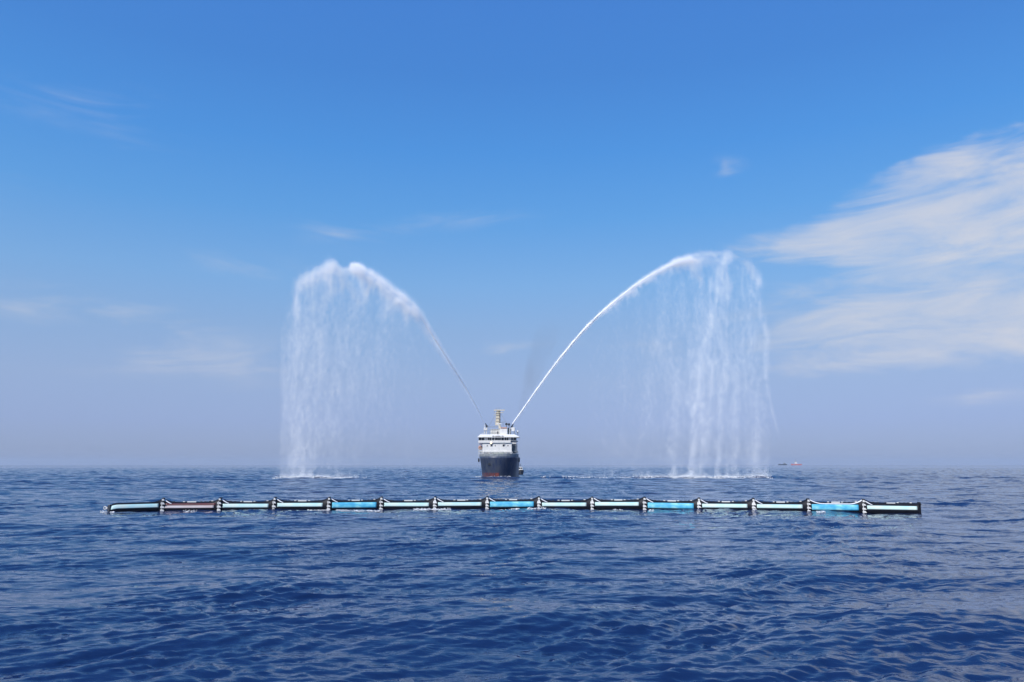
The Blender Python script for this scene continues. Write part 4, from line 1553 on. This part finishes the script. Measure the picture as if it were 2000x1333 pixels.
# broken head
for pts, w0, w1, o0, o1 in [
    ([(690, 522), (706, 534), (716, 552), (714, 575)], 10, 10, 0.5, 0.1),
    ([(688, 524), (700, 540), (708, 560)], 6, 6, 0.5, 0.2),
    ([(660, 516), (646, 528), (640, 550), (652, 580)], 13, 13, 0.5, 0.15),
    ([(658, 516), (632, 523), (608, 536), (590, 550), (580, 568)], 9, 10, 0.45, 0.32),
    ([(652, 522), (625, 532), (602, 548), (588, 570)], 12, 12, 0.4, 0.3),
    ([(668, 522), (664, 548), (668, 575)], 8, 8, 0.35, 0.1),
    ([(580, 560), (579, 585), (584, 610), (586, 635)], 8, 9, 0.5, 0.12),
    ([(682, 545), (690, 575), (696, 600)], 9, 10, 0.3, 0.08),
    ([(615, 540), (608, 575), (604, 610)], 14, 16, 0.34, 0.16),
    ([(642, 540), (640, 580), (634, 620)], 14, 16, 0.3, 0.12),
    ([(720, 545), (716, 575), (708, 600)], 12, 12, 0.3, 0.08),
    ([(760, 575), (752, 600), (745, 625)], 14, 14, 0.3, 0.06),
]:
    sp.strand(pts, w0, w1, o0, o1, 4.5, 300, 0.45)
sp.gain = 0.68
# the curtain
for pts, w0, w1, o0, o1 in [
    ([(588, 566), (578, 660), (575, 780), (574, 860), (572, 934)], 16, 14, 0.16, 0.2),
    ([(608, 545), (597, 680), (590, 800), (588, 880), (586, 934)], 20, 13, 0.2, 0.24),
    ([(634, 532), (622, 670), (614, 780), (602, 870), (598, 934)], 22, 18, 0.16, 0.2),
    ([(625, 640), (628, 680), (626, 700)], 7, 6, 0.2, 0.1),
    ([(668, 535), (654, 680), (640, 800), (632, 934)], 28, 22, 0.14, 0.1),
    ([(712, 545), (692, 680), (676, 800), (662, 934)], 32, 24, 0.12, 0.07),
    ([(765, 580), (736, 680), (716, 800), (700, 900)], 36, 26, 0.10, 0.02),
    ([(575, 640), (562, 700), (556, 800), (552, 934)], 9, 9, 0.14, 0.14),
    ([(582, 860), (580, 900), (578, 934)], 9, 14, 0.05, 0.3),
    ([(604, 860), (604, 900), (602, 934)], 8, 12, 0.05, 0.26),
]:
    sp.strand(pts, w0, w1, o0, o1, 4.0, 299, 0.3)
for k in range(70):
    x0 = RNG.normal(620, 45) if RNG.uniform() < 0.75 else RNG.uniform(680, 830)
    x0 = max(x0, 578)
    y_arc = np.interp(x0, [578, 600, 655, 690, 740, 800, 830], [570, 545, 522, 530, 556, 600, 640])
    y0 = y_arc + RNG.uniform(0, 1) ** 1.6 * 240
    y1 = min(934, y0 + RNG.uniform(90, 320))
    dr = RNG.normal(-16, 8) * (y1 - y0) / 300
    o = RNG.uniform(0.03, 0.11) * (1 if x0 < 700 else 0.45)
    sp.strand([(x0, y0), (x0 + dr * 0.45 + RNG.normal(0, 3), (y0 + y1) / 2), (x0 + dr, y1)], RNG.uniform(3, 11), RNG.uniform(3, 12), o, o * RNG.uniform(0.3, 1), 4.0, 299, 0.5, size=0.85)
n = 36000
x = RNG.uniform(548, 840, n)
y_arc = np.interp(x, [548, 578, 600, 655, 690, 740, 800, 840], [640, 580, 550, 528, 535, 562, 606, 650])
y = y_arc + (934 - y_arc) * RNG.uniform(0, 1, n)
right_edge = np.interp(y, [560, 650, 750, 934], [840, 840, 800, 730])
keep = RNG.uniform(0, 1, n) < np.interp(x / right_edge, [0.6, 0.7, 0.85, 1.0], [1, 1, 0.6, 0.08])
x, y = x[keep], y[keep]
sp.push(np.stack([x, y], -1), np.stack([RNG.normal(-0.06, 0.1, len(x)), np.ones(len(x))], -1), 299 + RNG.normal(0, 5, len(x)), 0.8)
n = 4600
x = np.concatenate([RNG.uniform(545, 700, n // 2), RNG.normal(600, 26, n - n // 2)])
y = 934.5 - np.abs(RNG.normal(0, 6, n)) * (0.25 + 1.2 * fractal(x / 9, x * 0) ** 2)
sp.push(np.stack([x, y], -1), np.stack([RNG.normal(0, 0.6, n), np.ones(n)], -1), 296 + RNG.normal(0, 3, n), 0.8)
cnt_l = sp.build("falling_spray", jet_l)
print("drops", cnt_r, cnt_l)


# ------------------------------------------------------------------ foam on the water
def foam(name, label, xs, ys, sx, sz, lift=0.06, spread_y=1.0):
    n = len(xs)
    z = sea_height(xs, ys) + lift + np.abs(RNG.normal(0, 1, n)) * sz
    P = np.stack([xs, ys, z], -1)
    D = np.stack([np.ones(n), RNG.normal(0, 0.25, n), RNG.normal(0, 0.12, n)], -1)
    o = place(name, drops_mesh(name, P, D, sx * RNG.lognormal(0, 0.4, n), sx * 0.2 * RNG.lognormal(0, 0.3, n)))
    o["kind"] = "stuff"
    o["label"] = label
    return o


def band_x(x0, x1, Y):
    return at_depth(x0, 920, Y).x, at_depth(x1, 920, Y).x


def sprinkle(segs, Y, dy):
    xs, ys = [], []
    for (x0, x1, n_) in segs:
        a, b = band_x(x0, x1, Y)
        c = RNG.uniform(a, b, n_)
        xs.append(c)
        ys.append(Y + 2.0 * np.sin(c * 0.03) + RNG.normal(0, dy, n_))
    return np.concatenate(xs), np.concatenate(ys)


xs, ys = sprinkle([(540, 692, 500), (556, 640, 520), (640, 720, 60)], 294.0, 2.2)
foam("splash_foam", "thin white foam line where the left curtain of water meets the sea", xs, ys, 0.5, 0.06)
xs, ys = sprinkle([(1110, 1508, 700), (1250, 1500, 900), (1330, 1440, 420), (1055, 1075, 26), (1098, 1106, 16)], 294.0, 2.2)
foam("splash_foam", "long thin white foam line where the right streaks of water meet the sea", xs, ys, 0.5, 0.06)
# foam licking along the boom
xs, ys = [], []
for (x0, x1, y_, n_) in ((808, 880, 995.2, 420), (600, 642, 996.8, 120), (655, 742, 996.6, 260), (358, 384, 998.5, 50), (976, 1014, 995.6, 120), (1030, 1066, 995.2, 130), (1196, 1216, 996, 40), (215, 224, 1001.8, 40), (196, 210, 1001.2, 30), (1595, 1612, 1001.8, 50), (1470, 1478, 999.5, 20), (1268, 1276, 997, 20)):
    for _ in range(n_):
        u = RNG.uniform()
        q = on_water(x0 + (x1 - x0) * u, y_ + RNG.normal(0, 0.5))
        xs.append(q.x)
        ys.append(q.y)
foam("wash_foam", "broken white wash licking along the foot of the floating boom", np.array(xs), np.array(ys), 0.17, 0.025, 0.03)
xs = np.concatenate([BOW.x + RNG.uniform(-9.6, -7.2, 60), BOW.x + RNG.uniform(-7, 8, 70)])
ys = np.concatenate([BOW.y + RNG.uniform(4, 16, 60), BOW.y + RNG.uniform(-1.0, 2.0, 70)])
foam("bow_foam", "thin broken foam at the foot of the ship's bow", xs, ys, 0.45, 0.05)

# ------------------------------------------------------------------ exhaust smoke above the ship
m_smoke = bpy.data.materials.new("exhaust_smoke")
m_smoke.use_nodes = True
sn, sl_ = m_smoke.node_tree.nodes, m_smoke.node_tree.links
sn.clear()
so = sn.new("ShaderNodeOutputMaterial")
sv = sn.new("ShaderNodeVolumePrincipled")
sv.inputs["Color"].default_value = (0.35, 0.3, 0.26, 1)
sv.inputs["Density"].default_value = 0.02
scd = sn.new("ShaderNodeTexCoord")
smp = sn.new("ShaderNodeMapping")
smp.inputs["Scale"].default_value = (0.16, 0.16, 0.07)
sl_.new(scd.outputs["Object"], smp.inputs[0])
st = sn.new("ShaderNodeTexNoise")
st.inputs["Scale"].default_value = 1.0
st.inputs["Detail"].default_value = 4
sl_.new(smp.outputs[0], st.inputs[0])
smr = sn.new("ShaderNodeMapRange")
smr.inputs["From Min"].default_value = 0.28
smr.inputs["From Max"].default_value = 0.75
smr.inputs["To Max"].default_value = 0.06
sl_.new(st.outputs["Fac"], smr.inputs[0])
ssx = sn.new("ShaderNodeSeparateXYZ")
sl_.new(scd.outputs["Generated"], ssx.inputs[0])
sfa = sn.new("ShaderNodeMapRange")
sfa.inputs["From Min"].default_value = 0.95
sfa.inputs["From Max"].default_value = 0.05
sl_.new(ssx.outputs[2], sfa.inputs[0])
smu = sn.new("ShaderNodeMath")
smu.operation = 'MULTIPLY'
sl_.new(smr.outputs[0], smu.inputs[0])
sl_.new(sfa.outputs[0], smu.inputs[1])
sl_.new(smu.outputs[0], sv.inputs["Density"])
sl_.new(sv.outputs[0], so.inputs["Volume"])
m_smoke.cycles.volume_step_rate = 2.0
rings = []
YS = SHIP_Y + 35
for (x, y, hw) in ((1013, 822, 3), (1017, 805, 6), (1024, 780, 10), (1034, 750, 15), (1046, 715, 20), (1058, 680, 25), (1070, 645, 26), (1080, 620, 14), (1083, 608, 3)):
    c = at_depth(x, y, YS)
    w = hw * 0.235
    rings.append([(c.x + w * math.cos(t) * random.uniform(0.85, 1.15), YS + w * math.sin(t), c.z) for t in [2 * math.pi * k / 14 for k in range(14)]])
smoke = part("exhaust_smoke", MB().loft(rings), m_smoke, None, True)
smoke["kind"] = "stuff"
smoke["label"] = "faint brown exhaust smoke rising behind the ship's wheelhouse"
